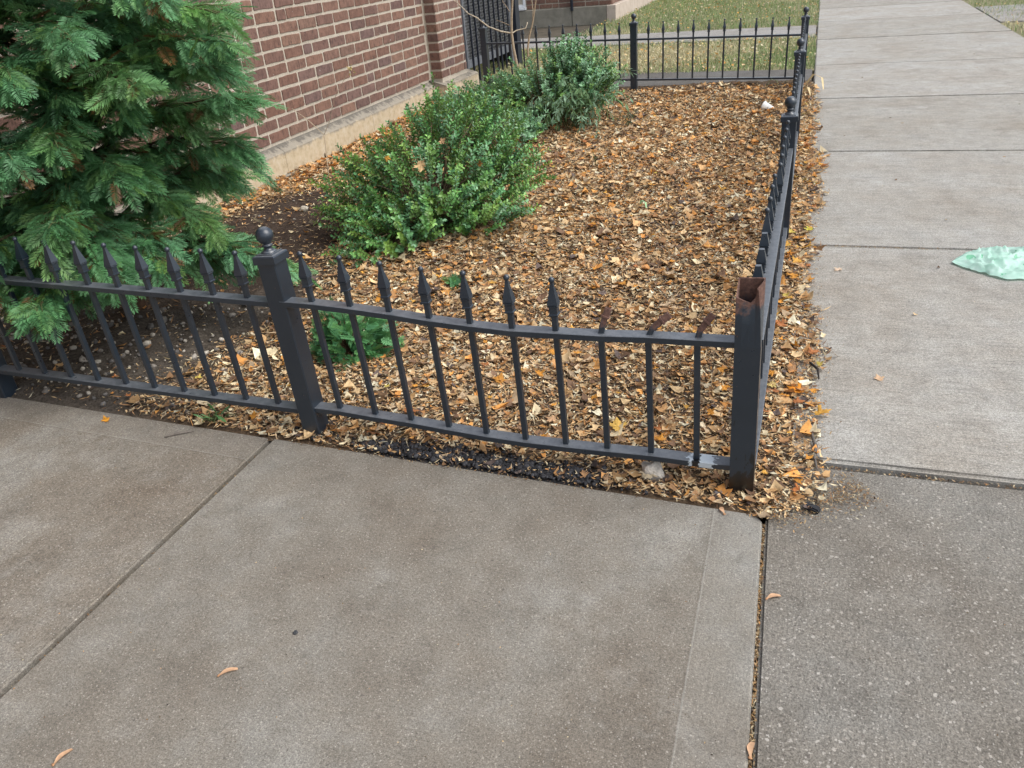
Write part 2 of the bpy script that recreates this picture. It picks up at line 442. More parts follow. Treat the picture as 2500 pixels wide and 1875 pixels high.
M['pinkstone'] = simple('pale_pink_stone', [(0.25, (0.37, 0.30, 0.245)), (0.5, (0.47, 0.40, 0.335)), (0.75, (0.53, 0.46, 0.40))], 9, 0.92, 0.004)
M['gatepaint'] = simple('grey_gate_paint', [(0.3, (0.100, 0.108, 0.120)), (0.7, (0.150, 0.160, 0.175))], 25, 0.5, 0.001)
M['gatedark'] = simple('dark_gate_steel', [(0.3, (0.013, 0.016, 0.026)), (0.7, (0.022, 0.026, 0.038))], 25, 0.45, 0.001)
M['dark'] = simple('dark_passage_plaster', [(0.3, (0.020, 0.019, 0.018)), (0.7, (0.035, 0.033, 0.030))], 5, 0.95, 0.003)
M['white'] = simple('white_window_paint', [(0.3, (0.62, 0.64, 0.66)), (0.7, (0.76, 0.77, 0.78))], 15, 0.5, 0.0)
M['pane'] = simple('dim_window_glass', [(0.3, (0.19, 0.185, 0.16)), (0.7, (0.27, 0.26, 0.225))], 6, 0.15, 0.0, 0.6)
M['foam'] = simple('white_foam_cup', [(0.3, (0.78, 0.78, 0.75)), (0.7, (0.86, 0.86, 0.84))], 40, 0.6, 0.0005)
M['rubber'] = simple('black_rubber', [(0.3, (0.012, 0.013, 0.016)), (0.7, (0.028, 0.029, 0.033))], 120, 0.6, 0.002)

def brick_upper():
    mt, nt, b = new_mat('upper_brickwork')
    v = nt.nodes.new('ShaderNodeNewGeometry').outputs['Position']
    sx = nt.nodes.new('ShaderNodeSeparateXYZ'); nt.links.new(v, sx.inputs[0])
    cb = nt.nodes.new('ShaderNodeCombineXYZ')
    nt.links.new(math_n(nt, 'ADD', sx.outputs[0], sx.outputs[1]), cb.inputs[0]); nt.links.new(math_n(nt, 'SUBTRACT', sx.outputs[2], 0.185), cb.inputs[1])
    t = nt.nodes.new('ShaderNodeTexBrick')
    t.inputs['Scale'].default_value = 1.0; t.inputs['Brick Width'].default_value = 0.21; t.inputs['Row Height'].default_value = 0.0704; t.inputs['Mortar Size'].default_value = 0.006
    t.inputs['Color1'].default_value = (0.19, 0.095, 0.07, 1); t.inputs['Color2'].default_value = (0.13, 0.075, 0.065, 1); t.inputs['Mortar'].default_value = (0.46, 0.40, 0.32, 1)
    nt.links.new(cb.outputs[0], t.inputs['Vector'])
    n1 = noise_n(nt, v, 28, 5, 0.7)
    c = mix(nt, 1.0, t.outputs['Color'], ramp(nt, n1, [(0.25, g3(0.7)), (0.5, g3(1.0)), (0.75, g3(1.25))]), 'MULTIPLY')
    nt.links.new(c, b.inputs['Base Color']); b.inputs['Roughness'].default_value = 0.9
    bump(nt, b, math_n(nt, 'MULTIPLY', t.outputs['Fac'], -1.0), 0.006)
    return mt
M['upper'] = brick_upper()

# ------------------------------------------------------------------ basic solids
def box_mesh(x0, x1, y0, y1, z0, z1, bev=0.0, seg=1):
    bm = bmesh.new()
    bmesh.ops.create_cube(bm, size=1.0)
    for v in bm.verts:
        v.co.x = x0 + (v.co.x + 0.5) * (x1 - x0); v.co.y = y0 + (v.co.y + 0.5) * (y1 - y0); v.co.z = z0 + (v.co.z + 0.5) * (z1 - z0)
    if bev: bmesh.ops.bevel(bm, geom=bm.edges[:], offset=bev, segments=seg, affect='EDGES')
    return bm_mesh(bm)

def prism_mesh(poly, z0, z1, bev=0.0, seg=2):
    bm = bmesh.new()
    lo = [bm.verts.new((x, y, z0)) for x, y in poly]; hi = [bm.verts.new((x, y, z1)) for x, y in poly]
    n = len(poly)
    top = bm.faces.new(hi); bm.faces.new(lo[::-1])
    for i in range(n): bm.faces.new((lo[i], lo[(i + 1) % n], hi[(i + 1) % n], hi[i]))
    bmesh.ops.recalc_face_normals(bm, faces=bm.faces[:])
    if bev: bmesh.ops.bevel(bm, geom=[e for e in top.edges], offset=bev, segments=seg, affect='EDGES')
    return bm_mesh(bm)

def bar_mesh(p0, p1, w, d=None, side=None, bev=0.0012):
    """square bar from p0 to p1; side = direction of its width w; d = other thickness"""
    p0 = Vector(p0); p1 = Vector(p1); d = d or w
    ax = (p1 - p0).normalized()
    s = Vector(side) if side is not None else Vector((1, 0, 0))
    s = (s - ax * s.dot(ax)).normalized(); t = ax.cross(s)
    bm = bmesh.new(); vs = []
    for p in (p0, p1):
        vs.append([bm.verts.new(p + s * (a * w / 2) + t * (c * d / 2)) for a, c in ((-1, -1), (1, -1), (1, 1), (-1, 1))])
    bm.faces.new(vs[0]); bm.faces.new(vs[1][::-1])
    for i in range(4): bm.faces.new((vs[0][i], vs[0][(i + 1) % 4], vs[1][(i + 1) % 4], vs[1][i]))
    bmesh.ops.recalc_face_normals(bm, faces=bm.faces[:])
    if bev: bmesh.ops.bevel(bm, geom=[e for e in bm.edges], offset=bev, segments=1, affect='EDGES')
    return bm_mesh(bm)

def sweep_mesh(pts, w, d, side):
    """rectangular tube along a polyline (bent bars and rails)"""
    pts = [Vector(p) for p in pts]; bm = bmesh.new(); rings = []
    for i, p in enumerate(pts):
        ax = (pts[min(i + 1, len(pts) - 1)] - pts[max(i - 1, 0)]).normalized()
        s = Vector(side); s = (s - ax * s.dot(ax)).normalized(); t = ax.cross(s)
        b = 0.10
        ring = []
        for a, c in ((-1, -1 + b), (-1 + b, -1), (1 - b, -1), (1, -1 + b), (1, 1 - b), (1 - b, 1), (-1 + b, 1), (-1, 1 - b)):
            ring.append(bm.verts.new(p + s * (a * w / 2) + t * (c * d / 2)))
        rings.append(ring)
    for a, b_ in zip(rings[:-1], rings[1:]):
        for i in range(8): bm.faces.new((a[i], a[(i + 1) % 8], b_[(i + 1) % 8], b_[i]))
    bm.faces.new(rings[0][::-1]); bm.faces.new(rings[-1])
    bmesh.ops.recalc_face_normals(bm, faces=bm.faces[:])
    return bm_mesh(bm)

def lathe_mesh(prof, seg=20, smooth=True):
    bm = bmesh.new(); rings = []
    for r, z in prof:
        if r < 1e-6: rings.append([bm.verts.new((0, 0, z))])
        else: rings.append([bm.verts.new((r * math.cos(2 * PI * i / seg), r * math.sin(2 * PI * i / seg), z)) for i in range(seg)])
    for a, b in zip(rings[:-1], rings[1:]):
        for i in range(seg):
            j = (i + 1) % seg
            if len(a) == 1: bm.faces.new((a[0], b[i], b[j]))
            elif len(b) == 1: bm.faces.new((a[i], a[j], b[0]))
            else: bm.faces.new((a[i], a[j], b[j], b[i]))
    bmesh.ops.recalc_face_normals(bm, faces=bm.faces[:])
    return bm_mesh(bm, smooth=smooth)

# ------------------------------------------------------------------ ground heights
def bed_h(x, y):
    """gentle relief of the planting bed"""
    h = 0.010 * np.sin(2.1 * x + 0.4) * np.sin(1.3 * y + 1.0) + 0.008 * np.sin(5.3 * x + 2.2 * y) + 0.006 * np.sin(9.1 * y - 4.7 * x + 1.3)
    h = h + 0.004 * np.sin(23 * x + 3) * np.sin(19 * y + 1) + 0.003 * np.sin(41 * x + 17 * y)
    edge = np.clip((0.16 - x) / 0.25, 0, 1) * np.clip((y + 0.06) / 0.25, 0, 1)
    return 0.004 + (h + 0.016) * edge 

def front_edge(x):   # driveway slab edge along the fence
    return -0.085 + 0.043 * (0.045 - x)

# ------------------------------------------------------------------ setting: ground, slabs
def big_ground():
    g = bmesh.new()
    bmesh.ops.create_grid(g, x_segments=8, y_segments=8, size=250)
    return bm_mesh(g)
M['joint'] = simple('joint_dirt', [(0.3, (0.018, 0.015, 0.012)), (0.7, (0.045, 0.037, 0.029))], 60, 0.95, 0.004)
M['ground'] = simple('bare_ground', [(0.3, (0.055, 0.045, 0.034)), (0.5, (0.085, 0.072, 0.052)), (0.7, (0.12, 0.10, 0.075))], 6, 0.95, 0.01)
gr = link('ground', big_ground(), None, M['ground'], Matrix.Translation((0, 0, -0.06))); tag(gr, kind='structure')

# driveway: two poured slabs with a tooled border line
drive = tag(link('driveway', prism_mesh([(0.03, -3.0), (0.03, -0.12), (-4.4, 0.05), (-4.4, -3.0)], -0.055, -0.022), None, M['joint']), kind='structure')
def slab_obj(poly, mat, par, z1=0.0, bev=0.007, border=None):
    o = link('slab', prism_mesh(poly, -0.05, z1, bev, 3), par, mat)
    return o
XJ = -1.205
slab_obj([(XJ + 0.0065, -3.0), (0.105, -3.0), (0.066, -0.70), (0.0515, -0.120), (0.0490, -0.104), (0.0420, -0.093), (0.0300, front_edge(0.030)), (XJ + 0.0065, front_edge(XJ))], M['drive'], drive, bev=0.0045)
slab_obj([(-4.4, -3.0), (XJ - 0.0065, -3.0), (XJ - 0.0065, front_edge(XJ) - 0.002), (-4.4, front_edge(-4.4))], M['drive2'], drive, z1=0.001, bev=0.0045)
def ridge(p0, p1, w=0.004, h=0.0012):
    p0 = Vector(p0); p1 = Vector(p1); n = 60; bm = bmesh.new(); s = (p1 - p0).cross(Vector((0, 0, 1))).normalized()
    prev = None
    for i in range(n + 1):
        c = p0.lerp(p1, i / n); ww = w * (0.5 + 0.9 * mnoise.noise(c * 31 + Vector((3, 1, 0))) ** 2 + 0.3 * random.random()); hh = h * (0.4 + 0.8 * random.random())
        row = [bm.verts.new(c - s * ww - Vector((0, 0, 0.002))), bm.verts.new(c + Vector((0, 0, hh))), bm.verts.new(c + s * ww - Vector((0, 0, 0.002)))]
        if prev:
            bm.faces.new((prev[0], prev[1], row[1], row[0])); bm.faces.new((prev[1], prev[2], row[2], row[1]))
        prev = row
    bmesh.ops.recalc_face_normals(bm, faces=bm.faces[:])
    return bm_mesh(bm, smooth=True)
link('trowel_ridge', ridge((-0.020, -3.0, 0), (-0.046, -0.30, 0)), drive, M['drive'])
link('trowel_ridge', ridge((-4.4, front_edge(-4.4) - 0.105, 0.001), (XJ - 0.25, front_edge(XJ) - 0.108, 0.001)), drive, M['drive2'])

# worn aggregate apron in front of the sidewalk
apron = tag(link('apron', prism_mesh([(0.1125, -3.0), (4.0, -3.0), (4.0, 0.130), (0.10, 0.130), (0.0565, -0.09), (0.0735, -0.70)], -0.05, -0.006, 0.006, 2), None, M['aggregate']), kind='structure')

# sidewalk
sw = tag(link('sidewalk', prism_mesh([(0.12, 0.16), (1.84, 0.16), (1.84, 42), (0.12, 42)], -0.055, -0.022), None, M['joint']), kind='structure')
JY = [0.146, 1.622, 3.128, 4.655, 6.20, 7.95, 9.65, 11.35, 13.05, 14.75, 16.45, 18.15, 19.85, 23, 27, 32, 42]
for k, (a, b_) in enumerate(zip(JY[:-1], JY[1:])):
    g = 0.0055 if k else 0.004
    j = random.uniform(-0.0015, 0.0015)
    slab_obj([(0.092, a + g), (1.86, a + g), (1.86, b_ - 0.0055), (0.092, b_ - 0.0055)], M['walk'], sw, z1=0.002 + j, bev=0.008)
# cross paths towards the buildings and the lawn pads
p1 = tag(link('path', prism_mesh([(0.075, 5.42), (0.075, 6.02), (-5.5, 6.60), (-5.5, 5.44)], -0.05, 0.000, 0.008, 2), None, M['path']), kind='structure')
p2 = tag(link('path', prism_mesh([(0.080, 8.22), (0.080, 9.32), (-6.0, 9.62), (-6.0, 8.52)], -0.05, 0.004, 0.008, 2), None, M['path2']), kind='structure')
p3 = tag(link('path', prism_mesh([(1.872, 8.75), (5.0, 8.85), (5.0, 10.55), (1.872, 10.45)], -0.05, 0.001, 0.008, 2), None, M['path2']), kind='structure')

# planting bed: relief sheet coloured by zone
def zone(x, y):
    """0..1 weights: bare mulch patch by the bush, grey stony soil under the yew, black crumbs in the front strip"""
    wob = 0.25 * np.sin(7 * x + 3 * y) + 0.2 * np.sin(5 * y - 9 * x + 1)
    a = np.clip(1.35 - (((x + 2.14) / 0.62) ** 2 + ((y - 1.40) / 1.05) ** 2) + wob, 0, 1)
    b = np.clip((-1.50 - x) * 3.5 + 0.3 * wob, 0, 1) * np.clip((0.95 - y) * 3.0 + wob, 0, 1)
    c = np.clip((0.035 - y) * 22 + 0.5 * wob, 0, 1) * np.clip((x + 0.98) * 9, 0, 1) * np.clip((-0.24 - x) * 9, 0, 1)
    d = np.clip((-2.60 - x) * 12 + wob, 0, 1) * np.clip((y - 1.85) * 5, 0, 1)
    return a * (1 - d), b, c, d

def make_bed():
    xs = np.arange(-2.90, 0.175, 0.0165); ys = np.arange(-0.10, 5.42, 0.0165)
    X, Y = np.meshgrid(xs, ys)
    Yb = np.maximum(Y, front_edge(X) - 0.012)
    Yb = np.where(X > 0.05, np.maximum(Y, -0.09), Yb)
    Z = bed_h(X, Yb) + RNG.normal(0, 0.0022, X.shape) - 0.004
    # near the paving the soil lies just below the slab
    Z = np.where(X > 0.085, np.minimum(Z, -0.004), Z)
    ed = np.clip((Yb - front_edge(X) - 0.004) / 0.03, 0, 1)
    Z = np.where(X < 0.05, np.minimum(Z, -0.003) * (1 - ed) + Z * ed, Z)
    Z = np.where((X > 0.055) & (Yb < 0.145), -0.016, Z)
    a, b, c, d = zone(X, Yb)
    base = np.array([0.095, 0.066, 0.042]); A = np.array([0.052, 0.037, 0.028]); B = np.array([0.088, 0.074, 0.060]); Cc = np.array([0.030, 0.029, 0.030])
    C = base[None, None] * np.ones(X.shape + (1,))
    for w, q in ((a, A), (b, B), (c, Cc)): C = C * (1 - w[..., None]) + q * w[..., None]
    C = C * RNG.uniform(0.75, 1.25, X.shape)[..., None]
    V = np.stack([X, Yb, Z], -1).reshape(-1, 3)
    ny, nx = X.shape
    i = np.arange(ny - 1)[:, None] * nx + np.arange(nx - 1)[None]
    F = np.stack([i, i + 1, i + nx + 1, i + nx], -1).reshape(-1, 4)
    return np_mesh('soil', V, F, C.reshape(-1, 3), True, M['soil'])
bed = tag(link('planting_bed', make_bed()), kind='structure')

# ------------------------------------------------------------------ brick building beside the bed
XW, XP = -2.88, -2.78          # brick face, pilaster face
Z0B, CH = 0.185, 0.0704        # first course, course height
JT = 0.0150
def brick_variant(length, rng):
    """front face towards +x, centred; irregular rounded outline, 3 mm arris"""
    hl, hh = (length - JT) / 2, (CH - JT) / 2
    pts = []
    ny = 5 if length > 0.15 else 3
    c = 0.0035
    for i in range(ny): pts.append((-hl + c + (2 * hl - 2 * c) * i / (ny - 1), -hh))
    for i in range(2): pts.append((hl, -hh + c + (2 * hh - 2 * c) * i))
    for i in range(ny): pts.append((hl - c - (2 * hl - 2 * c) * i / (ny - 1), hh))
    for i in range(2): pts.append((-hl, hh - c - (2 * hh - 2 * c) * i))
    pts = [(y + rng.uniform(-1, 1) * 0.0016, z + rng.uniform(-1, 1) * 0.0019) for y, z in pts]
    bm = bmesh.new()
    f = [bm.verts.new((0.0, y * 0.975, z * 0.93)) for y, z in pts]
    r = [bm.verts.new((-0.004, y, z)) for y, z in pts]
    k = [bm.verts.new((-0.035, y, z)) for y, z in pts]
    bm.faces.new(f); n = len(pts)
    for a, b in ((f, r), (r, k)):
        for i in range(n): bm.faces.new((a[i], b[i], b[(i + 1) % n], a[(i + 1) % n]))
    bmesh.ops.recalc_face_normals(bm, faces=bm.faces[:])
    me = bm_mesh(bm); me.materials.append(M['brick'])
    return me
rb = random.Random(5)
STRETCH = [brick_variant(0.210, rb) for _ in range(9)]
HEADER = [brick_variant(0.105, rb) for _ in range(4)]
def lay(par, fn, length, z_from, n_courses, start_off, seed, keep=None, header_rate=0.06, count=None):
    """running bond; fn(s, z) -> world matrix of a brick whose centre is s along the wall"""
    r = random.Random(seed)
    for c in range(n_courses):
        z = z_from + (c + 0.5) * CH
        s = -(0.105 if c % 2 else 0.0) + start_off + r.uniform(-0.012, 0.012)
        while s < length:
            L = 0.105 if r.random() < header_rate else 0.210
            a, b = max(s, 0.0), min(s + L, length)
            if b - a > 0.035:
                full = abs((b - a) - L) < 1e-6
                me = r.choice(STRETCH if L > 0.15 else HEADER)
                Mx = fn((a + b) / 2, z + r.uniform(-0.001, 0.001), r.uniform(-0.0025, 0.0025))
                if not full: Mx = Mx @ Matrix.Diagonal((1, ((b - a) - JT) / (L - JT), 1, 1))
                if keep is None or keep(Mx.translation):
                    link('brick', me, par, None, Mx)
            s += L
bld = empty('brick_building', (XW, 3.0, 0))
tag(bld, 'brown brick building wall on a cream stone base along the planting bed', 'building')
# main wall core (mortar), upper wall, pilaster
core = link('wall', box_mesh(-3.30, XW - 0.0045, -6.0, 5.55, -0.05, 1.45), bld, M['mortar'])
link('upper_wall', box_mesh(-3.30, XW + 0.001, -6.0, 7.32, 2.35, 3.3), bld, M['upper'])
link('upper_wall', box_mesh(-3.30, XW + 0.001, -6.0, 5.55, 1.452, 2.348), bld, M['upper'])
link('far_wall', box_mesh(-3.295, XW + 0.0005, -6.0, 0.30, 0.20, 1.45), bld, M['upper'])
pil = link('pilaster', box_mesh(XW - 0.02, XP - 0.0045, 4.9045, 5.4455, 0.0, 1.449), bld, M['mortar'])
link('pilaster', box_mesh(XW - 0.02, XP + 0.001, 4.90, 5.45, 1.453, 3.2), bld, M['upper'])
NC = 14
lay(bld, lambda s, z, o: Matrix.Translation((XW + o, 0.36 + s, z)), 4.53, Z0B, NC, 0.0, 3)
lay(bld, lambda s, z, o: Matrix.Translation((XP + o, 4.90 + s, z)), 0.55, Z0B, NC, -0.03, 4)
# pilaster return facing the camera: one header per course
for c in range(NC):
    Mx = Matrix.Translation((XW + 0.052, 4.90, Z0B + (c + 0.5) * CH)) @ Matrix.Rotation(-PI / 2, 4, 'Z') @ Matrix.Diagonal((1, 0.98, 1, 1))
    link('brick', HEADER[c % 4], bld, None, Mx)
# stone base course: blocks with a sloping top, each a piece of its own
def base_block(y0, y1, xf, xb, zf, zb, z0=-0.06):
    bm = bmesh.new(); n = max(2, int((y1 - y0) / 0.06)); rows = []
    for i in range(n + 1):
        y = y0 + (y1 - y0) * i / n; w = 0.0025 * mnoise.noise(Vector((y * 9, xf, 1)))
        prof = [(xb, z0), (xf, z0), (xf + w, zf - 0.004), (xf - 0.006, zf + 0.003 + w), (xb, zb)]
        rows.append([bm.verts.new((x, y, z)) for x, z in prof])
    for a, b in zip(rows[:-1], rows[1:]):
        for k in range(4): bm.faces.new((a[k], a[k + 1], b[k + 1], b[k]))
        bm.faces.new((a[4], a[0], b[0], b[4]))
    bm.faces.new(rows[0]); bm.faces.new(rows[-1][::-1])
    bmesh.ops.recalc_face_normals(bm, faces=bm.faces[:])
    return bm_mesh(bm)
ys = [-6.0, -4.5, -3.3, -2.1, -0.9, 0.30, 1.43, 2.60, 3.72, 4.846]
for a, b_ in zip(ys[:-1], ys[1:]):
    link('base_stone', base_block(a + 0.0015, b_ - 0.0015, -2.828, XW - 0.02, 0.142, 0.186), bld, M['limestone'])
link('base_stone', base_block(4.8475, 5.570, -2.728, XW - 0.02, 0.142, 0.192), bld, M['limestone'])
link('footing', box_mesh(-2.84, -2.800, -6.0, 2.75, -0.06, 0.016, 0.004), bld, M['greystone'])

# passage behind the gate: dark side walls, back and ceiling belong to the building
link('passage_wall', box_mesh(-6.0, -3.30, 5.50, 5.56, -0.06, 2.4), bld, M['dark'])
link('passage_wall', box_mesh(-6.0, -2.98, 7.22, 7.30, -0.06, 2.34), bld, M['dark'])
link('passage_back', box_mesh(-6.08, -6.0, 5.50, 7.30, -0.06, 2.34), bld, M['dark'])
link('passage_ceiling', box_mesh(-6.0, -3.31, 5.56, 7.22, 2.30, 2.36), bld, M['dark'])

# security gate
gate = empty('security_gate', (-2.87, 6.3, 0))
tag(gate, 'grey and black steel security gate with diamond mesh beside the brick wall', 'gate')
XG = -2.87
def gbar(name, y0, y1, z0, z1, x0=XG - 0.012, x1=XG + 0.012, mat='gatepaint', par=None):
    return link(name, box_mesh(x0, x1, y0, y1, z0, z1, 0.002), par or gate, M[mat])
gbar('gate_post', 5.585, 5.625, -0.03, 2.28, XG - 0.03, XG + 0.03, 'gatedark')
gbar('gate_post', 6.985, 7.105, -0.03, 2.28, XG - 0.05, XG + 0.05, 'gatedark')
fr = gbar('frame_stile', 5.635, 5.700, 0.13, 2.2)
gbar('frame_stile', 6.905, 6.970, 0.02, 2.2)
gbar('frame_rail', 5.702, 6.903, 0.155, 0.225)
gbar('frame_rail', 5.702, 6.903, 2.12, 2.19)
for i in range(9):
    y = 5.79 + i * 0.128
    gbar('gate_bar', y - 0.008, y + 0.008, 0.02, 2.118, XG + 0.013, XG + 0.029, 'gatedark')
bagm = Bag()
y0, y1, z0, z1 = 5.70, 6.905, 0.225, 2.12
stp = 0.030
for sgn in (1, -1):
    k = -2.2
    while k < 2.2:
        pts = []
        for y in (y0, y1):
            pts.append((y, z0 + (y - y0) * 1.7 * sgn + k * 1.7 + (0 if sgn > 0 else 0.0)))
        # clip the diagonal to the panel
        (ya, za), (yb, zb) = pts; ok = True
        for lim, s in ((z0, 1), (z1, -1)):
            fa, fb = (za - lim) * s, (zb - lim) * s
            if fa < 0 and fb < 0: ok = False; break
            if fa < 0: t = fa / (fa - fb); ya, za = ya + (yb - ya) * t, lim
            if fb < 0: t = fa / (fa - fb); yb, zb = ya + (yb - ya) * t, lim
        if ok and abs(yb - ya) > 0.01:
            tube(bagm, [(XG - 0.004 * sgn, ya, za), (XG - 0.004 * sgn, yb, zb)], 0.0026, (0.30, 0.31, 0.32), 4)
        k += stp
mm = attr_mat('mesh_steel', 0.5, 0, 0.5, 0.1, 20)
link('mesh_panel', bagm.mesh('mesh_panel', mm), gate)

# second brick building beyond the lawn
b2 = empty('brick_building', (-2.79, 11.6, 0))
tag(b2, 'far brown brick building corner with white window beyond the lawn', 'building')
Y2, X2 = 11.60, -2.79
link('wall', box_mesh(-9.0, X2 - 0.075, Y2 + 0.045, 30, -0.05, 0.95), b2, M['mortar'])
link('upper_wall', box_mesh(-9.0, X2 - 0.060, Y2 + 0.034, 30, 0.952, 3.6), b2, M['upper'])
bz = 0.205
lay(b2, lambda s, z, o: Matrix.Translation((-2.855 - s, Y2 + 0.035 + o, z)) @ Matrix.Rotation(-PI / 2, 4, 'Z'), 1.36, bz, 10, 0.0, 8)
lay(b2, lambda s, z, o: Matrix.Translation((X2 - 0.065 + o, Y2 + 0.04 + s, z)), 2.3, bz, 5, 0.0, 9)
xs = [-9.0, -7.6, -6.2, -4.85, -3.475]
for a, b_ in zip(xs[:-1], xs[1:]):
    link('base_stone', box_mesh(a + 0.003, b_ - 0.003, Y2, Y2 + 0.2, -0.06, 0.200, 0.006), b2, M['greystone'])
link('base_stone', box_mesh(-3.472, -2.935, Y2 - 0.006, Y2 + 0.2, -0.06, 0.203, 0.006), b2, M['greystone'])
link('corner_stone', box_mesh(-2.932, X2, Y2 - 0.010, Y2 + 1.1, -0.06, 0.205, 0.006), b2, M['pinkstone'])
for a in (12.703, 14.2, 15.7, 17.2, 18.7):
    link('base_stone', box_mesh(-2.932, X2, a, a + 1.494, -0.06, 0.204, 0.006), b2, M['pinkstone'])
link('downpipe', lathe_mesh([(0.022, 0.16), (0.022, 3.4)], 12), b2, M['gatedark'], Matrix.Translation((-3.47, Y2 - 0.012, 0)))
win = link('window', box_mesh(-5.10, -4.235, Y2 + 0.060, Y2 + 0.075, 0.25, 0.95), b2, M['pane'])
link('window_frame', box_mesh(-4.265, -4.225, Y2 + 0.025, Y2 + 0.085, 0.245, 0.95, 0.003), win, M['white'])
link('window_frame', box_mesh(-5.12, -4.268, Y2 + 0.025, Y2 + 0.085, 0.245, 0.285, 0.003), win, M['white'])
link('window_sill', box_mesh(-5.15, -4.215, Y2 - 0.012, Y2 + 0.085, 0.206, 0.242, 0.004), win, M['white'])
link('window_head', box_mesh(-5.12, -4.225, Y2 + 0.02, Y2 + 0.085, 0.951, 1.0, 0.004), win, M['white'])

# ------------------------------------------------------------------ iron fence
PW, RW, RD, KW = 0.0510, 0.0138, 0.0355, 0.0125     # post, rail, picket widths
def ring_mesh(sections, smooth=False):
    """square sections (half width, z) stacked"""
    bm = bmesh.new(); R = []
    for w, z in sections:
        if w < 1e-6: R.append([bm.verts.new((0, 0, z))])
        else: R.append([bm.verts.new((a * w, b * w, z)) for a, b in ((-1, -1), (1, -1), (1, 1), (-1, 1))])
    for a, b in zip(R[:-1], R[1:]):
        for i in range(4):
            j = (i + 1) % 4
            if len(b) == 1: bm.faces.new((a[i], a[j], b[0]))
            else: bm.faces.new((a[i], a[j], b[j], b[i]))
    bm.faces.new(R[0][::-1])
    if len(R[-1]) == 4: bm.faces.new(R[-1])
    bmesh.ops.recalc_face_normals(bm, faces=bm.faces[:])
    return bm
def spear(broken=False):
    c = KW / 2
    sec = [(c + 0.0006, -0.0265), (c + 0.0030, -0.0255), (c + 0.0042, -0.0235), (c + 0.0042, -0.0215), (c + 0.0026, -0.0200), (c + 0.0026, -0.0050),
           (c + 0.0046, -0.0035), (c + 0.0046, -0.0010), (c + 0.0030, 0.0), (0.0118, 0.0015), (0.0112, 0.0045)]
    if broken: sec += [(0.0062, 0.030), (0.0055, 0.0305)]
    else: sec += [(0.0070, 0.026), (0.0040, 0.043), (0.0030, 0.052)]
    bm = ring_mesh(sec)
    if not broken:
        bmesh.ops.create_uvsphere(bm, u_segments=12, v_segments=8, radius=0.0069, matrix=Matrix.Translation((0, 0, 0.0555)))
        for f in bm.faces:
            if f.calc_center_median().z > 0.0535 or len(f.verts) == 3: f.smooth = True
    me = bm_mesh(bm); me.materials.append(M['paint'])
    return me
SPEAR, SPEAR_B = spear(), spear(True)
CAPM = ring_mesh([(PW / 2 + 0.0005, -0.0195), (PW / 2 + 0.0048, -0.0195), (PW / 2 + 0.0048, -0.003), (PW / 2 + 0.0030, 0.0), (PW / 2 - 0.003, 0.0015), (PW / 2 - 0.004, 0.0035)])
CAPM = bm_mesh(CAPM); CAPM.materials.append(M['paint'])
BALL = lathe_mesh([(0.0185, 0.0030), (0.0180, 0.0060), (0.0135, 0.0085), (0.0100, 0.0125), (0.0098, 0.0165), (0.0125, 0.0180), (0.0132, 0.0200), (0.0120, 0.0220), (0.0085, 0.0235)] +
                  [(0.0212 * math.sin(PI * (1 - t)), 0.0440 - 0.0212 * math.cos(PI * (1 - t) + PI)) if False else (0.0212 * math.sin(t), 0.0440 - 0.0212 * math.cos(t)) for t in [0.42 + (PI - 0.42) * i / 12 for i in range(12)]] + [(0.0, 0.0652)], 24)
BALL.materials.append(M['paint'])
def align(p, axis):
    q = Vector((0, 0, 1)).rotation_difference(Vector(axis).normalized())
    return Matrix.Translation(Vector(p)) @ q.to_matrix().to_4x4()
def post(par, base, top, side=(1, 0, 0), cap=True, mat='paint'):
    o = link('post', bar_mesh(Vector(base) - Vector((0, 0, 0.08)), top, PW, PW, side, 0.002), par, M[mat])
    if cap:
        ax = Vector(top) - Vector(base)
        A = align(top, ax)
        link('post_cap', CAPM, o, None, A); link('ball_finial', BALL, o, None, A)
    return o
def picket(par, p0, p1, spear_me=SPEAR, side=(1, 0, 0), ext=0.004):
    """bar from bottom rail to the finial base p1"""
    o = link('picket', bar_mesh(p0, p1, KW, KW, side, 0.001), par, M['paint'])
    link('spear_finial', spear_me, o, None, align(p1, Vector(p1) - Vector(p0)))
    return o
RJ = random.Random(21)

# front fence (damaged corner)
ff = empty('iron_fence', (-1.0, 0.0, 0.0))
tag(ff, 'black iron fence facing the driveway, with bent rail and broken corner post', 'fence')
TH = math.radians(0.854)
def FL(x): return -x * math.tan(TH)                  # y of the fence line
bot = [(-0.100, .067), (-0.201, .068), (-0.302, .065), (-0.401, .063), (-0.501, .062), (-0.601, .065), (-0.700, .071), (-0.802, .078), (-0.903, .082), (-1.005, .088)]
top = [(-0.107, .362), (-0.208, .360), (-0.309, .355), (-0.410, .353), (-0.511, .351), (-0.612, .355), (-0.713, .361), (-0.815, .370), (-0.918, .377), (-1.022, .382)]
rail_t = [(-0.012, FL(0), .366 - RW / 2)] + [(x, FL(x), z - RW / 2 + 0.002) for x, z in top] + [(-1.105, FL(-1.1) , .3775)]
rail_b = [(-0.012, FL(0), .069 - RW / 2)] + [(x, FL(x), z - RW / 2 + 0.001) for x, z in bot] + [(-1.100, FL(-1.1), .0815)]
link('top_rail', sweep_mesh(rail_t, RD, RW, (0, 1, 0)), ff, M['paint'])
link('bottom_rail', sweep_mesh(rail_b, RD, RW, (0, 1, 0)), ff, M['paint_chip'])
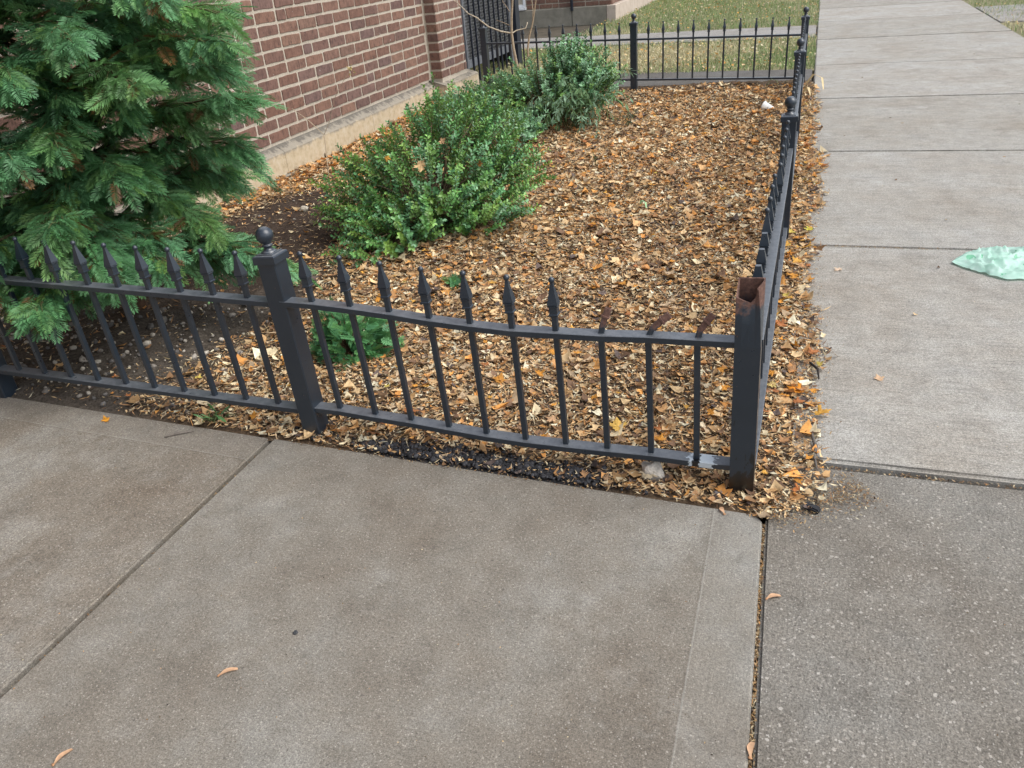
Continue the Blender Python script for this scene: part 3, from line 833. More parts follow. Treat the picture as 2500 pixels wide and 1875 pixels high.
for i, ((xb, zb), (xt, zt)) in enumerate(zip(bot, top)):
    y = FL(xb)
    if i < 3:                                         # spears knocked off, stubs bent to the right and inwards
        dx, dz = ((0.027, 0.046), (0.040, 0.041), (0.014, 0.052))[i]
        p = [(xb, y, zb - 0.012), (xb * 0.5 + xt * 0.5, y, (zb + zt) / 2), (xt, y, zt - 0.004), (xt + dx * 0.18, y + 0.003, zt + dz * 0.32), (xt + dx * 0.62, y + 0.008, zt + dz * 0.72), (xt + dx, y + 0.012, zt + dz)]
        o = link('picket', sweep_mesh(p, KW, KW, (0, 1, 0)), ff, M['paint_stub'])
        a = Vector(p[-2]) - Vector(p[-3]) ; e = Vector(p[-1])
        st = bm_mesh(ring_mesh([(KW / 2 + 0.0010, -0.019), (KW / 2 + 0.0030, -0.0185), (KW / 2 + 0.0030, -0.015), (KW / 2 + 0.0010, -0.0145), (KW / 2 + 0.0010, 0.002), (KW / 2 - 0.002, 0.0022), (KW / 2 - 0.002, -0.006)])); st.materials.append(M['paint_stub'])
        link('broken_collar', st, o, None, align(e, Vector(p[-1]) - Vector(p[-2])))
    else:
        ax = (Vector((xt, FL(xt), zt)) - Vector((xb, y, zb))).normalized()
        picket(ff, (xb, y, zb - 0.012), Vector((xt, FL(xt), zt)) + ax * (0.064 + RJ.uniform(-0.002, 0.002)))
# left section
A0 = Vector((-1.091, 0.0163, 0.0)); s1 = 0.1018
LEAN = Vector((-0.030, 0.011, 0))
def LP(i, z): 
    t = z / 0.47
    return Vector((A0.x - i * s1, A0.y + 0.0004 * i, 0.019 + 0.00174 * i)) + Vector((LEAN.x * t, LEAN.y * t, z))
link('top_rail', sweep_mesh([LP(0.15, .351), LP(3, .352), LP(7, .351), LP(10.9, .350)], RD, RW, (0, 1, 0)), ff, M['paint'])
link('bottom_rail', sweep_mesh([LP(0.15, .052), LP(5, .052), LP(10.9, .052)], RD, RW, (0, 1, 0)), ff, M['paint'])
for i in range(1, 11):
    picket(ff, LP(i, .046), LP(i, .4175 + RJ.uniform(-0.003, 0.002)))
post(ff, LP(0, -0.018), LP(0, .478))
post(ff, LP(11, -0.02), LP(11, .478))
# broken corner post: open square tube with a crushed, torn top
def broken_post():
    bm = bmesh.new(); h = PW / 2; t = 0.0025; rings = []
    zs = [-0.08, 0.05, 0.20, 0.36, 0.42, 0.445, 0.462, 0.474]
    prof = [(-1, -1), (-0.5, -1), (0, -1), (0.5, -1), (1, -1), (1, -0.5), (1, 0), (1, 0.5), (1, 1), (0.5, 1), (0, 1), (-0.5, 1), (-1, 1), (-1, 0.5), (-1, 0), (-1, -0.5)]
    topz = [0.466, 0.459, 0.452, 0.460, 0.476, 0.479, 0.484, 0.488, 0.489, 0.489, 0.488, 0.488, 0.487, 0.482, 0.476, 0.470]
    topd = {1: (0, 0.004), 2: (0.002, 0.010), 3: (-0.002, 0.013), 4: (-0.010, 0.012), 5: (-0.012, 0.004), 6: (-0.006, 0)}
    for zi, z in enumerate(zs):
        t_ = max(0, (z - 0.36) / 0.114); row = []
        for k, (a, b) in enumerate(prof):
            d = topd.get(k, (0, 0)); zz = z if zi < 4 else 0.36 + (topz[k] - 0.36) * t_
            row.append(bm.verts.new((a * h - 0.008 * z / 0.47 + d[0] * t_ ** 1.6, b * h + d[1] * t_ ** 1.6, zz)))
        rings.append(row)
    n = len(prof)
    for a, b in zip(rings[:-1], rings[1:]):
        for i in range(n): bm.faces.new((a[i], a[(i + 1) % n], b[(i + 1) % n], b[i]))
    inner = []
    for row in rings[-4:]:
        c = Vector((sum(v.co.x for v in row) / n, sum(v.co.y for v in row) / n, 0))
        inner.append([bm.verts.new(Vector((c.x + (v.co.x - c.x) * 0.88, c.y + (v.co.y - c.y) * 0.88, v.co.z - 0.0006))) for v in row])
    inner.append([bm.verts.new((v.co.x, v.co.y, 0.25)) for v in inner[0]])
    seq = [rings[-1], inner[3], inner[2], inner[1], inner[0], inner[4]]
    for a, b in zip(seq[:-1], seq[1:]):
        for i in range(n): bm.faces.new((a[i], a[(i + 1) % n], b[(i + 1) % n], b[i]))
    bm.faces.new(inner[4])
    bmesh.ops.recalc_face_normals(bm, faces=bm.faces[:])
    return bm_mesh(bm)
cp = link('post', broken_post(), ff, M['paint_post'])
tag(cp, 'broken corner post with crushed rusty top and wet black paint at its foot')

# side fence along the sidewalk
sf = empty('iron_fence', (0.0, 2.6, 0.0))
tag(sf, 'black iron fence running away along the sidewalk edge', 'fence')
def SX(y): return 0.004 + 0.006 * math.sin(y * 0.9)
Yp = [0.0, 1.682, 3.395, 5.265]
for k in range(3):
    a, b_ = Yp[k] + PW / 2 * (1 if k else 0.6), Yp[k + 1] - PW / 2
    n = 8
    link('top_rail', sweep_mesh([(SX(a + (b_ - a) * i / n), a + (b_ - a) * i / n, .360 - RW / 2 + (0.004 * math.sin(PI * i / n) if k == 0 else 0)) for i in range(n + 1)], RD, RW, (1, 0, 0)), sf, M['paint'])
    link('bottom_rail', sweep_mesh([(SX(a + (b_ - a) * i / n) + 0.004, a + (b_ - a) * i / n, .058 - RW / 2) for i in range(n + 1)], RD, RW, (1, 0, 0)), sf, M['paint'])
ys1 = [.100, .202, .313, .418, .509, .617, .733, .832, .964, 1.068, 1.185, 1.307, 1.430, 1.560]
ys2 = [1.797 + 0.1145 * i for i in range(14)]
ys3 = [3.512 + 0.1170 * i for i in range(15)]
for i, y in enumerate(ys1 + ys2 + ys3):
    lx = -0.010 if i < 8 else -0.004
    tz = .417 + RJ.uniform(-0.002, 0.002)
    picket(sf, (SX(y) + 0.003, y, .046), (SX(y) + lx + RJ.uniform(-0.0015, 0.0015), y + RJ.uniform(-0.004, 0.004), tz), SPEAR_B if i in (0, 1, 2, 3) else SPEAR)
for y in Yp[1:]:
    post(sf, (SX(y) + 0.004, y, 0), (SX(y) - 0.004, y, .474))

# rear fence in front of the cross path
rf = empty('iron_fence', (-1.3, 5.3, 0.0))
tag(rf, 'black iron fence across the far end of the bed before the lawn', 'fence')
PS = math.radians(1.703); vv = Vector((-math.cos(PS), math.sin(PS), 0)); C0 = Vector((SX(5.265), 5.265, 0)); L3 = 1.2786
def RP(d, z): return C0 + vv * d + Vector((0, 0, z + 0.0171 * d))
for k in range(2):
    d0, d1 = k * L3 + PW / 2, (k + 1) * L3 - PW / 2
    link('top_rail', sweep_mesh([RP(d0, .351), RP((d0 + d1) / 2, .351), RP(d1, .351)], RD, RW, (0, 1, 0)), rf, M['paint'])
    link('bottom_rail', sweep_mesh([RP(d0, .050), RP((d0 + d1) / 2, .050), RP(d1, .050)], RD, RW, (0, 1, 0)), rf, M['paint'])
    for i in range(1, 11):
        d = k * L3 + L3 * i / 11
        picket(rf, RP(d, .045), RP(d, .416 + RJ.uniform(-0.002, 0.002)))
    post(rf, RP((k + 1) * L3, 0), RP((k + 1) * L3, .474))

# ------------------------------------------------------------------ yew
def ray_shoot_template(nn=22, length=0.085, nl=0.021, nw=0.0024, seed=0):
    """a flat two-ranked needle shoot along +x, normal +z"""
    r = np.random.default_rng(seed); V = []; F = []
    for i in range(nn):
        t = (i + 0.5) / nn
        for sgn in (-1, 1):
            L = nl * (0.72 + 0.4 * math.sin(PI * min(1, t * 0.9 + 0.12))) * r.uniform(0.85, 1.1)
            if t > 0.85: L *= 0.8
            ang = math.radians(r.uniform(52, 68) - 26 * t)
            d = np.array([math.cos(ang), sgn * math.sin(ang), r.uniform(0.02, 0.30)]); d /= np.linalg.norm(d)
            w = np.cross(d, [0, 0, 1.0]); w /= np.linalg.norm(w)
            p = np.array([t * length, 0, -0.010 * t * t])
            k = len(V)
            droop = np.array([0, 0, -0.15 * L])
            V += [p, p + d * L * 0.5 + w * nw / 2, p + d * L + droop, p + d * L * 0.5 - w * nw / 2]
            F += [(k, k + 1, k + 2), (k, k + 2, k + 3)]
    k = len(V)
    V += [np.array([0, -0.0009, 0]), np.array([0, 0.0009, 0]), np.array([length, 0, -0.010])]
    F += [(k, k + 1, k + 2)]
    jit = np.ones(len(V)); jit[2::4] = 1.2; 
    return np.array(V), np.array(F), jit
SHOOTS = [ray_shoot_template(20, 0.095, 0.027, 0.0036, k) for k in range(4)] + [ray_shoot_template(14, 0.065, 0.023, 0.0034, 9 + k) for k in range(2)]

def make_yew():
    rng = np.random.default_rng(42)
    trunk = np.array([-2.25, 0.62, 0.0])
    tips = [  # limbs that make the outline seen from the street
        (-1.40, .52, .99), (-1.36, .42, .93), (-1.44, .50, .86), (-1.46, .62, .74), (-1.62, .62, .69), (-1.47, .66, .60), (-1.60, .70, .52), (-1.72, .55, .48),
        (-1.56, .52, .40), (-1.46, .55, .28), (-1.36, .62, .20), (-1.62, .30, .32), (-1.70, .12, .36), (-1.62, .03, .27), (-1.74, -.02, .24), (-1.82, -.04, .34), (-1.90, -.02, .25),
        (-1.98, -.05, .22), (-2.08, -.06, .26), (-2.18, -.02, .24), (-1.72, .06, .50), (-1.86, -.05, .52), (-2.02, -.10, .45), (-2.22, -.12, .42), (-1.62, .28, .62),
        (-1.70, .15, .74), (-1.85, -.02, .72), (-2.02, -.10, .68), (-2.24, -.14, .62), (-1.56, .30, .86), (-1.62, .18, .98), (-1.80, .02, .92), (-2.00, -.08, .90), (-2.22, -.10, .86),
        (-1.50, .38, 1.10), (-1.70, .15, 1.16), (-1.95, -.02, 1.12), (-2.20, -.08, 1.08), (-1.60, .35, 1.28), (-1.90, .08, 1.32), (-2.2, .02, 1.30), (-2.42, -.05, .9), (-2.45, -.05, .6), (-2.42, .0, 1.15),
        (-1.66, .78, .85), (-1.62, .84, .98), (-1.80, 1.00, .72), (-2.00, 1.15, .85), (-2.3, 1.2, .8), (-2.55, 1.0, .9), (-2.6, .5, .8), (-2.6, .25, .6), (-1.78, .92, .50), (-2.0, 1.05, .40),
        (-1.85, .95, 1.15), (-2.2, 1.1, 1.2), (-2.5, .8, 1.3), (-2.1, .5, 1.7), (-1.9, .6, 1.55), (-2.4, .55, 1.65), (-2.2, .3, 1.55), (-1.80, .40, .55), (-1.95, .25, .62), (-2.15, .15, .55),
        (-1.75, .45, .78), (-1.90, .30, .85), (-2.1, .2, .95), (-1.80, .50, 1.0), (-2.0, .35, 1.1), (-2.3, .15, .75), (-2.35, .2, 1.0), (-1.9, .2, .40), (-2.1, .1, .35), (-2.3, .1, .4)]
    bark = Bag(); pos = []; dirs = []; ups = []; cols = []; kinds = []
    th = np.array([0.15, 0.25, 0.4, 0.55, 0.7, 0.9, 1.1, 1.3, 1.5])
    tr = np.stack([trunk[0] + 0.02 * np.sin(th * 5), trunk[1] + 0.02 * np.cos(th * 4), th - 0.2], 1)
    tube(bark, tr, np.linspace(0.045, 0.012, len(tr)), (0.085, 0.050, 0.032), 9)
    greens = np.array([(0.085, 0.215, 0.085), (0.098, 0.245, 0.100), (0.122, 0.275, 0.125), (0.160, 0.300, 0.090), (0.108, 0.258, 0.125)])
    for ti, tp in enumerate(tips):
        tp = np.array(tp); tp = tp + rng.normal(0, 0.015, 3)
        if tp[0] > -1.78: tp[0] -= 0.13 if tp[2] < 0.75 else 0.07
        if tp[1] < 0.2 and tp[2] < 0.4: tp[2] += 0.075
        if tp[1] < 0.08 and ti % 2: tp[1] = 0.10 + 0.06 * rng.random()
        zs = np.clip(tp[2] * 0.75 + rng.uniform(-0.05, 0.1), 0.08, 1.25)
        st = np.array([trunk[0], trunk[1], zs]) + rng.normal(0, 0.02, 3)
        limb = curve_pts(st, tp, 0.05 + rng.uniform(0, 0.05), 9, 0.006, rng)
        tube(bark, limb, np.linspace(0.008, 0.0015, 9), (0.075, 0.060, 0.034), 5)
        L = np.linalg.norm(tp - st)
        tint0 = greens[rng.integers(len(greens))] * rng.uniform(0.85, 1.2)
        n_tw = int(10 + L * 22)
        for k in range(n_tw):
            t = 0.30 + 0.70 * (k + rng.uniform(0, 0.8)) / n_tw
            t = min(t, 0.995)
            f = t * 8; i = min(int(f), 7); p = limb[i] * (1 - (f - i)) + limb[i + 1] * (f - i)
            ax = limb[i + 1] - limb[i]; ax /= np.linalg.norm(ax)
            side = np.cross(ax, [0, 0, 1.0]); side /= np.linalg.norm(side) + 1e-9
            sg = 1 if k % 2 else -1
            tl = (0.06 + 0.17 * (1 - t)) * rng.uniform(0.7, 1.2)
            d = ax * rng.uniform(0.6, 1.0) + side * sg * rng.uniform(0.5, 1.0) * (1.15 - t) + np.array([0, 0, rng.uniform(-0.45, 0.15)])
            d /= np.linalg.norm(d)
            tint = tint0 * 0.5 + 0.5 * greens[rng.integers(len(greens))] * rng.uniform(0.8, 1.25)
            q = p + d * tl
            tube(bark, [p, (p + q) / 2 + [0, 0, 0.006], q], [0.0028, 0.002, 0.0012], (0.085, 0.105, 0.040), 4)
            nsh = 3 + int(tl / 0.024)
            for j in range(nsh):
                u = (j + 0.4) / nsh
                b = p + (q - p) * u
                s2 = np.cross(d, [0, 0, 1.0]); s2 /= np.linalg.norm(s2) + 1e-9
                dd = d * 0.8 + s2 * (1 if j % 2 else -1) * rng.uniform(0.15, 1.1) + np.array([0, 0, rng.uniform(-0.6, 0.3)])
                if j == nsh - 1: dd = d + rng.normal(0, 0.12, 3) - np.array([0, 0, 0.25])
                pos.append(b); dirs.append(dd); ups.append(np.array([0, -0.12, 1.0]) + rng.normal(0, 0.42, 3))
                c = 1.12 * tint * rng.uniform(0.75, 1.3)
                if rng.random() < 0.06: c = np.array([0.13, 0.24, 0.06]) * rng.uniform(0.8, 1.2)
                elif rng.random() < 0.035: c = np.array([0.16, 0.085, 0.03]) * rng.uniform(0.7, 1.2)
                cols.append(c); kinds.append(rng.integers(len(SHOOTS)))
    pos = np.array(pos); R = frames(np.array(dirs), np.array(ups)); cols = np.array(cols); kinds = np.array(kinds)
    fol = Bag()
    for k, (tv, tf, jit) in enumerate(SHOOTS):
        sel = kinds == k
        fol.scatter(tv, tf, pos[sel], R[sel], rng.uniform(0.62, 1.02, sel.sum()), cols[sel], jit)
    root = empty('yew_shrub', tuple(trunk))
    tag(root, 'large dark green yew with flat needle sprays drooping over the fence', 'shrub')
    link('trunk', bark.mesh('trunk', M['bark'], True), root)
    link('crown', fol.mesh('crown', M['needle']), root)
make_yew()

# ------------------------------------------------------------------ boxwood shrubs
def leaf_template(L=0.017, Wd=0.0095, cup=0.0016):
    V = np.array([(0, 0, 0), (L * 0.35, Wd * 0.42, cup), (L * 0.72, Wd * 0.5, cup), (L, 0, -cup * 0.5), (L * 0.72, -Wd * 0.5, cup), (L * 0.35, -Wd * 0.42, cup), (L * 0.5, 0, 0)])
    F = np.array([(0, 6, 1), (1, 6, 2), (2, 6, 3), (3, 6, 4), (4, 6, 5), (5, 6, 0)])
    return V, F
BOXL = leaf_template()
def make_box(name, label, base, lobes, n_shoots, seed, tones, leaf_scale=1.0):
    rng = np.random.default_rng(seed)
    base = np.array(base); bark = Bag(); pos = []; dirs = []; ups = []; cols = []
    w = np.array([l[1][0] * l[1][1] * l[1][2] for l in lobes]) ** 0.67; w /= w.sum()
    for k in range(n_shoots):
        c, r = lobes[rng.choice(len(lobes), p=w)]
        c = np.array(c); r = np.array(r)
        v = rng.normal(0, 1, 3); v /= np.linalg.norm(v)
        if v[2] < -0.55: v[2] *= -0.6
        rad = rng.uniform(0.45, 1.0) ** 0.45 * (1 + 0.10 * math.sin(v[0] * 7 + seed) + rng.normal(0, 0.05))
        if rng.random() < 0.13: rad *= rng.uniform(1.08, 1.38 if v[2] > 0 else 1.2)
        tip = c + v * r * rad
        if tip[2] < 0.02: tip[2] = 0.02 + rng.uniform(0, 0.03)
        st = base + rng.normal(0, 0.03, 3) * [1, 1, 0]
        d = tip - (base * 0.35 + c * 0.65); d[2] = max(d[2], -0.03) + 0.10; d /= np.linalg.norm(d)
        Ls = rng.uniform(0.09, 0.17)
        s0 = tip - d * Ls
        P = curve_pts(s0, tip, 0.006, 5, 0.003, rng)
        tube(bark, P, [0.0016, 0.0014, 0.0012, 0.001, 0.0008], (0.13, 0.11, 0.045), 4)
        if k % 4 == 0:
            tube(bark, curve_pts(st, s0, 0.03, 6, 0.008, rng), np.linspace(0.005, 0.0018, 6), (0.14, 0.105, 0.065), 5)
        tone = np.array(tones[rng.integers(len(tones))]) * rng.uniform(0.8, 1.25)
        nl = int(Ls / 0.0105)
        s = np.cross(d, rng.normal(0, 1, 3)); s /= np.linalg.norm(s); t = np.cross(d, s)
        for i in range(nl):
            u = (i + 0.7) / nl; f = u * 4; a = min(int(f), 3); p = P[a] * (1 - f + a) + P[a + 1] * (f - a)
            ax = s if i % 2 else t
            for sg in (-1, 1):
                dd = ax * sg * rng.uniform(0.7, 1.1) + d * rng.uniform(0.35, 0.9) + rng.normal(0, 0.18, 3)
                pos.append(p); dirs.append(dd); ups.append(d + v * 0.6 + np.array([0, 0, 0.5]) + rng.normal(0, 0.3, 3))
                cols.append(tone * rng.uniform(0.8, 1.22) * (1.18 if u > 0.8 else 1.0))
    fol = Bag()
    pos = np.array(pos); cols = np.array(cols)
    fol.scatter(BOXL[0], BOXL[1], pos, frames(np.array(dirs), np.array(ups)), rng.uniform(0.7, 1.15, len(pos)) * leaf_scale, cols)
    root = empty(name, tuple(base)); tag(root, label, 'shrub', 'boxwood shrubs')
    link('stems', bark.mesh('stems', M['bark'], True), root)
    link('foliage', fol.mesh('foliage', M['boxleaf'], True), root)
    return root
GB = [(0.105, 0.260, 0.066), (0.125, 0.290, 0.078), (0.200, 0.350, 0.070), (0.085, 0.225, 0.085), (0.120, 0.275, 0.120), (0.165, 0.320, 0.075)]
make_box('boxwood_shrub', 'nearer boxwood shrub, large and glossy green, with tan leaf caught in it', (-1.48, 1.66, 0.0),
         [((-1.46, 1.72, 0.27), (0.44, 0.40, 0.23)), ((-1.44, 1.90, 0.42), (0.24, 0.24, 0.20)), ((-1.22, 1.85, 0.22), (0.28, 0.30, 0.18)), ((-1.76, 1.70, 0.20), (0.26, 0.30, 0.18)), ((-1.52, 1.36, 0.11), (0.26, 0.20, 0.12)), ((-1.30, 2.1, 0.40), (0.16, 0.16, 0.17)), ((-1.62, 1.22, 0.06), (0.15, 0.12, 0.06)), ((-1.40, 1.45, 0.16), (0.30, 0.18, 0.14)), ((-1.18, 1.62, 0.13), (0.22, 0.2, 0.11)), ((-1.78, 1.50, 0.12), (0.2, 0.2, 0.1))],
         1050, 4, GB, 1.15)
make_box('boxwood_shrub', 'farther boxwood shrub, grey-green, near the rear fence and sapling', (-1.62, 3.95, 0.0),
         [((-1.60, 3.95, 0.24), (0.46, 0.36, 0.20)), ((-1.38, 3.95, 0.36), (0.24, 0.24, 0.18)), ((-1.92, 3.92, 0.18), (0.24, 0.28, 0.15)), ((-1.22, 3.85, 0.28), (0.16, 0.2, 0.16)), ((-1.70, 3.22, 0.13), (0.26, 0.42, 0.12)), ((-2.08, 3.60, 0.18), (0.24, 0.36, 0.16)), ((-1.45, 4.0, 0.44), (0.14, 0.14, 0.14))],
         1250, 8, [(0.145, 0.300, 0.145), (0.180, 0.335, 0.180), (0.180, 0.335, 0.095), (0.105, 0.245, 0.115)], 1.25)

# narrow-leaved weed leaning out of the far boxwood
def make_weed(name, label, base, n, spread, height, leaf, tones, seed, arch=0.5, cat='plant', step=0.022):
    rng = np.random.default_rng(seed); base = np.array(base); st = Bag(); pos = []; dirs = []; ups = []; cols = []
    for k in range(n):
        a = rng.uniform(0, 2 * PI) if not isinstance(spread, tuple) else rng.uniform(*spread[1])
        sp = (spread[0] if isinstance(spread, tuple) else spread) * rng.uniform(0.3, 1.0)
        h = height * rng.uniform(0.6, 1.1)
        p0 = base + np.append(rng.normal(0, 0.04 if n > 10 else 0.001, 2), 0)
        p1 = p0 + np.array([math.cos(a) * sp, math.sin(a) * sp, h * (1 - arch * rng.uniform(0.4, 1.2))])
        p1[2] = max(p1[2], 0.02)
        P = curve_pts(p0, p1, h * 0.45 * arch, 9, 0.004, rng)
        tube(st, P, np.linspace(0.0026, 0.001, 9), (0.10, 0.13, 0.05), 4)
        tone = np.array(tones[rng.integers(len(tones))])
        Lp = np.linalg.norm(np.diff(P, axis=0), axis=1).sum()
        for i in range(int(Lp / step)):
            u = 0.2 + 0.8 * (i + 0.5) / (Lp / step); f = min(u, 0.999) * 8; j = int(f); p = P[j] * (1 - f + j) + P[j + 1] * (f - j)
            ax = P[j + 1] - P[j]; ax /= np.linalg.norm(ax); r = rng.normal(0, 1, 3); s = np.cross(ax, r); s /= np.linalg.norm(s)
            pos.append(p); dirs.append(s * 0.8 + ax * 0.7 - np.array([0, 0, rng.uniform(0.2, 0.9)])); ups.append(np.array([0, 0, 1.0]) + rng.normal(0, 0.4, 3)); cols.append(tone * rng.uniform(0.75, 1.3))
    fb = Bag(); V, F = leaf_template(*leaf)
    fb.scatter(V, F, np.array(pos), frames(np.array(dirs), np.array(ups)), rng.uniform(0.6, 1.2, len(pos)), np.array(cols))
    root = empty(name, tuple(base)); tag(root, label, cat)
    link('stems', st.mesh('stems', M['bark'], True), root); link('foliage', fb.mesh('foliage', M['softleaf']), root)
make_weed('leafy_weed', 'narrow-leaved grey-green weed leaning out in front of the far boxwood', (-1.34, 3.70, 0.02), 40, (0.42, (-2.3, 0.3)), 0.44, (0.050, 0.0105, 0.001), [(0.12, 0.22, 0.11), (0.16, 0.26, 0.16), (0.11, 0.20, 0.08)], 5, 0.75)
make_weed('leafy_weed', 'thin weed with few leaves standing alone in the leaf litter', (-0.98, 2.72, 0.01), 1, 0.04, 0.16, (0.026, 0.008, 0.001), [(0.06, 0.12, 0.05), (0.09, 0.12, 0.05)], 15, 0.3)
make_weed('leafy_weed', 'dark drooping weed at the right edge of the far boxwood', (-1.00, 3.70, 0.01), 6, 0.10, 0.20, (0.030, 0.007, 0.001), [(0.05, 0.08, 0.04), (0.08, 0.08, 0.04)], 16, 0.5)
make_weed('leafy_weed', 'small green weed at the driveway edge below the fence', (-1.425, 0.005, 0.0), 7, 0.075, 0.05, (0.045, 0.008, 0.001), [(0.10, 0.24, 0.08), (0.13, 0.27, 0.11)], 17, 0.6, step=0.03)

# dwarf cypress: small mound of scaly fans
def make_cypress(base, r, label, n, seed, name='dwarf_cypress'):
    rng = np.random.default_rng(seed); base = np.array(base); st = Bag()
    # a branching fan template along +x
    V = []; F = []
    def scale(p, d, L, w):
        p = np.array(p, float); d = np.array(d, float); d /= np.linalg.norm(d); s = np.array([-d[1], d[0], 0]); k = len(V)
        V.extend([p - s * w / 2, p + s * w / 2, p + d * L + s * w * 0.3, p + d * L - s * w * 0.3]); F.extend([(k, k + 1, k + 2), (k, k + 2, k + 3)])
    for i in range(8):
        x = i * 0.0065
        scale((x, 0, 0), (1, 0, 0), 0.0075, 0.0028)
        for sg in (-1, 1):
            L = 0.020 * (1 - i / 10)
            d = np.array([0.75, sg * 0.7, 0])
            nseg = max(2, int(L / 0.006))
            for j in range(nseg):
                scale((x + d[0] * 0.0058 * j, d[1] * 0.0058 * j, 0.0012 * j), d, 0.0066, 0.0026)
                if j: scale((x + d[0] * 0.0058 * j, d[1] * 0.0058 * j, 0.0012 * j), (1.0, sg * 0.05, 0.1), 0.0065, 0.0024)
                if j: scale((x + d[0] * 0.0058 * j, d[1] * 0.0058 * j, 0.0012 * j), (0.15, sg * 1.0, 0.1), 0.0055, 0.0024)
    TV, TF = np.array(V), np.array(F)
    pos = []; dirs = []; ups = []; cols = []
    for k in range(n):
        v = rng.normal(0, 1, 3); v[2] = abs(v[2]) * 0.9 - 0.1; v /= np.linalg.norm(v)
        rad = rng.uniform(0.35, 1.0) ** 0.4 * (1 + 0.18 * math.sin(4 * v[0] + 3 * v[1] + seed))
        tip = base + np.array([0, 0, r[2] * 0.12]) + v * np.array(r) * rad; tip[2] = max(tip[2], 0.015)
        d = v * [1, 1, 0.6] + np.array([0, 0, 0.10]) + rng.normal(0, 0.35, 3)
        pos.append(tip - d / np.linalg.norm(d) * 0.045); dirs.append(d); ups.append(rng.normal(0, 1, 3) * 0.8 + v)
        cols.append(np.array([(0.100, 0.285, 0.105), (0.130, 0.320, 0.105), (0.080, 0.235, 0.100)][rng.integers(3)]) * rng.uniform(0.8, 1.25))
        if k % 6 == 0: tube(st, curve_pts(base, tip, 0.01, 4, 0.003, rng), [0.004, 0.003, 0.002, 0.001], (0.11, 0.07, 0.04), 4)
    fb = Bag(); fb.scatter(TV, TF, np.array(pos), frames(np.array(dirs), np.array(ups)), rng.uniform(0.7, 1.15, n), np.array(cols))
    root = empty(name, tuple(base)); tag(root, label, 'shrub')
    link('stems', st.mesh('stems', M['bark'], True), root); link('foliage', fb.mesh('foliage', M['softleaf']), root)
make_cypress((-1.235, 0.455, 0.0), (0.150, 0.120, 0.150), 'small bright green dwarf cypress mound just behind the front fence', 430, 3)
make_cypress((-1.10, 1.02, 0.0), (0.055, 0.05, 0.06), 'tiny evergreen seedling in the litter behind the fence spears', 40, 6, 'evergreen_seedling')

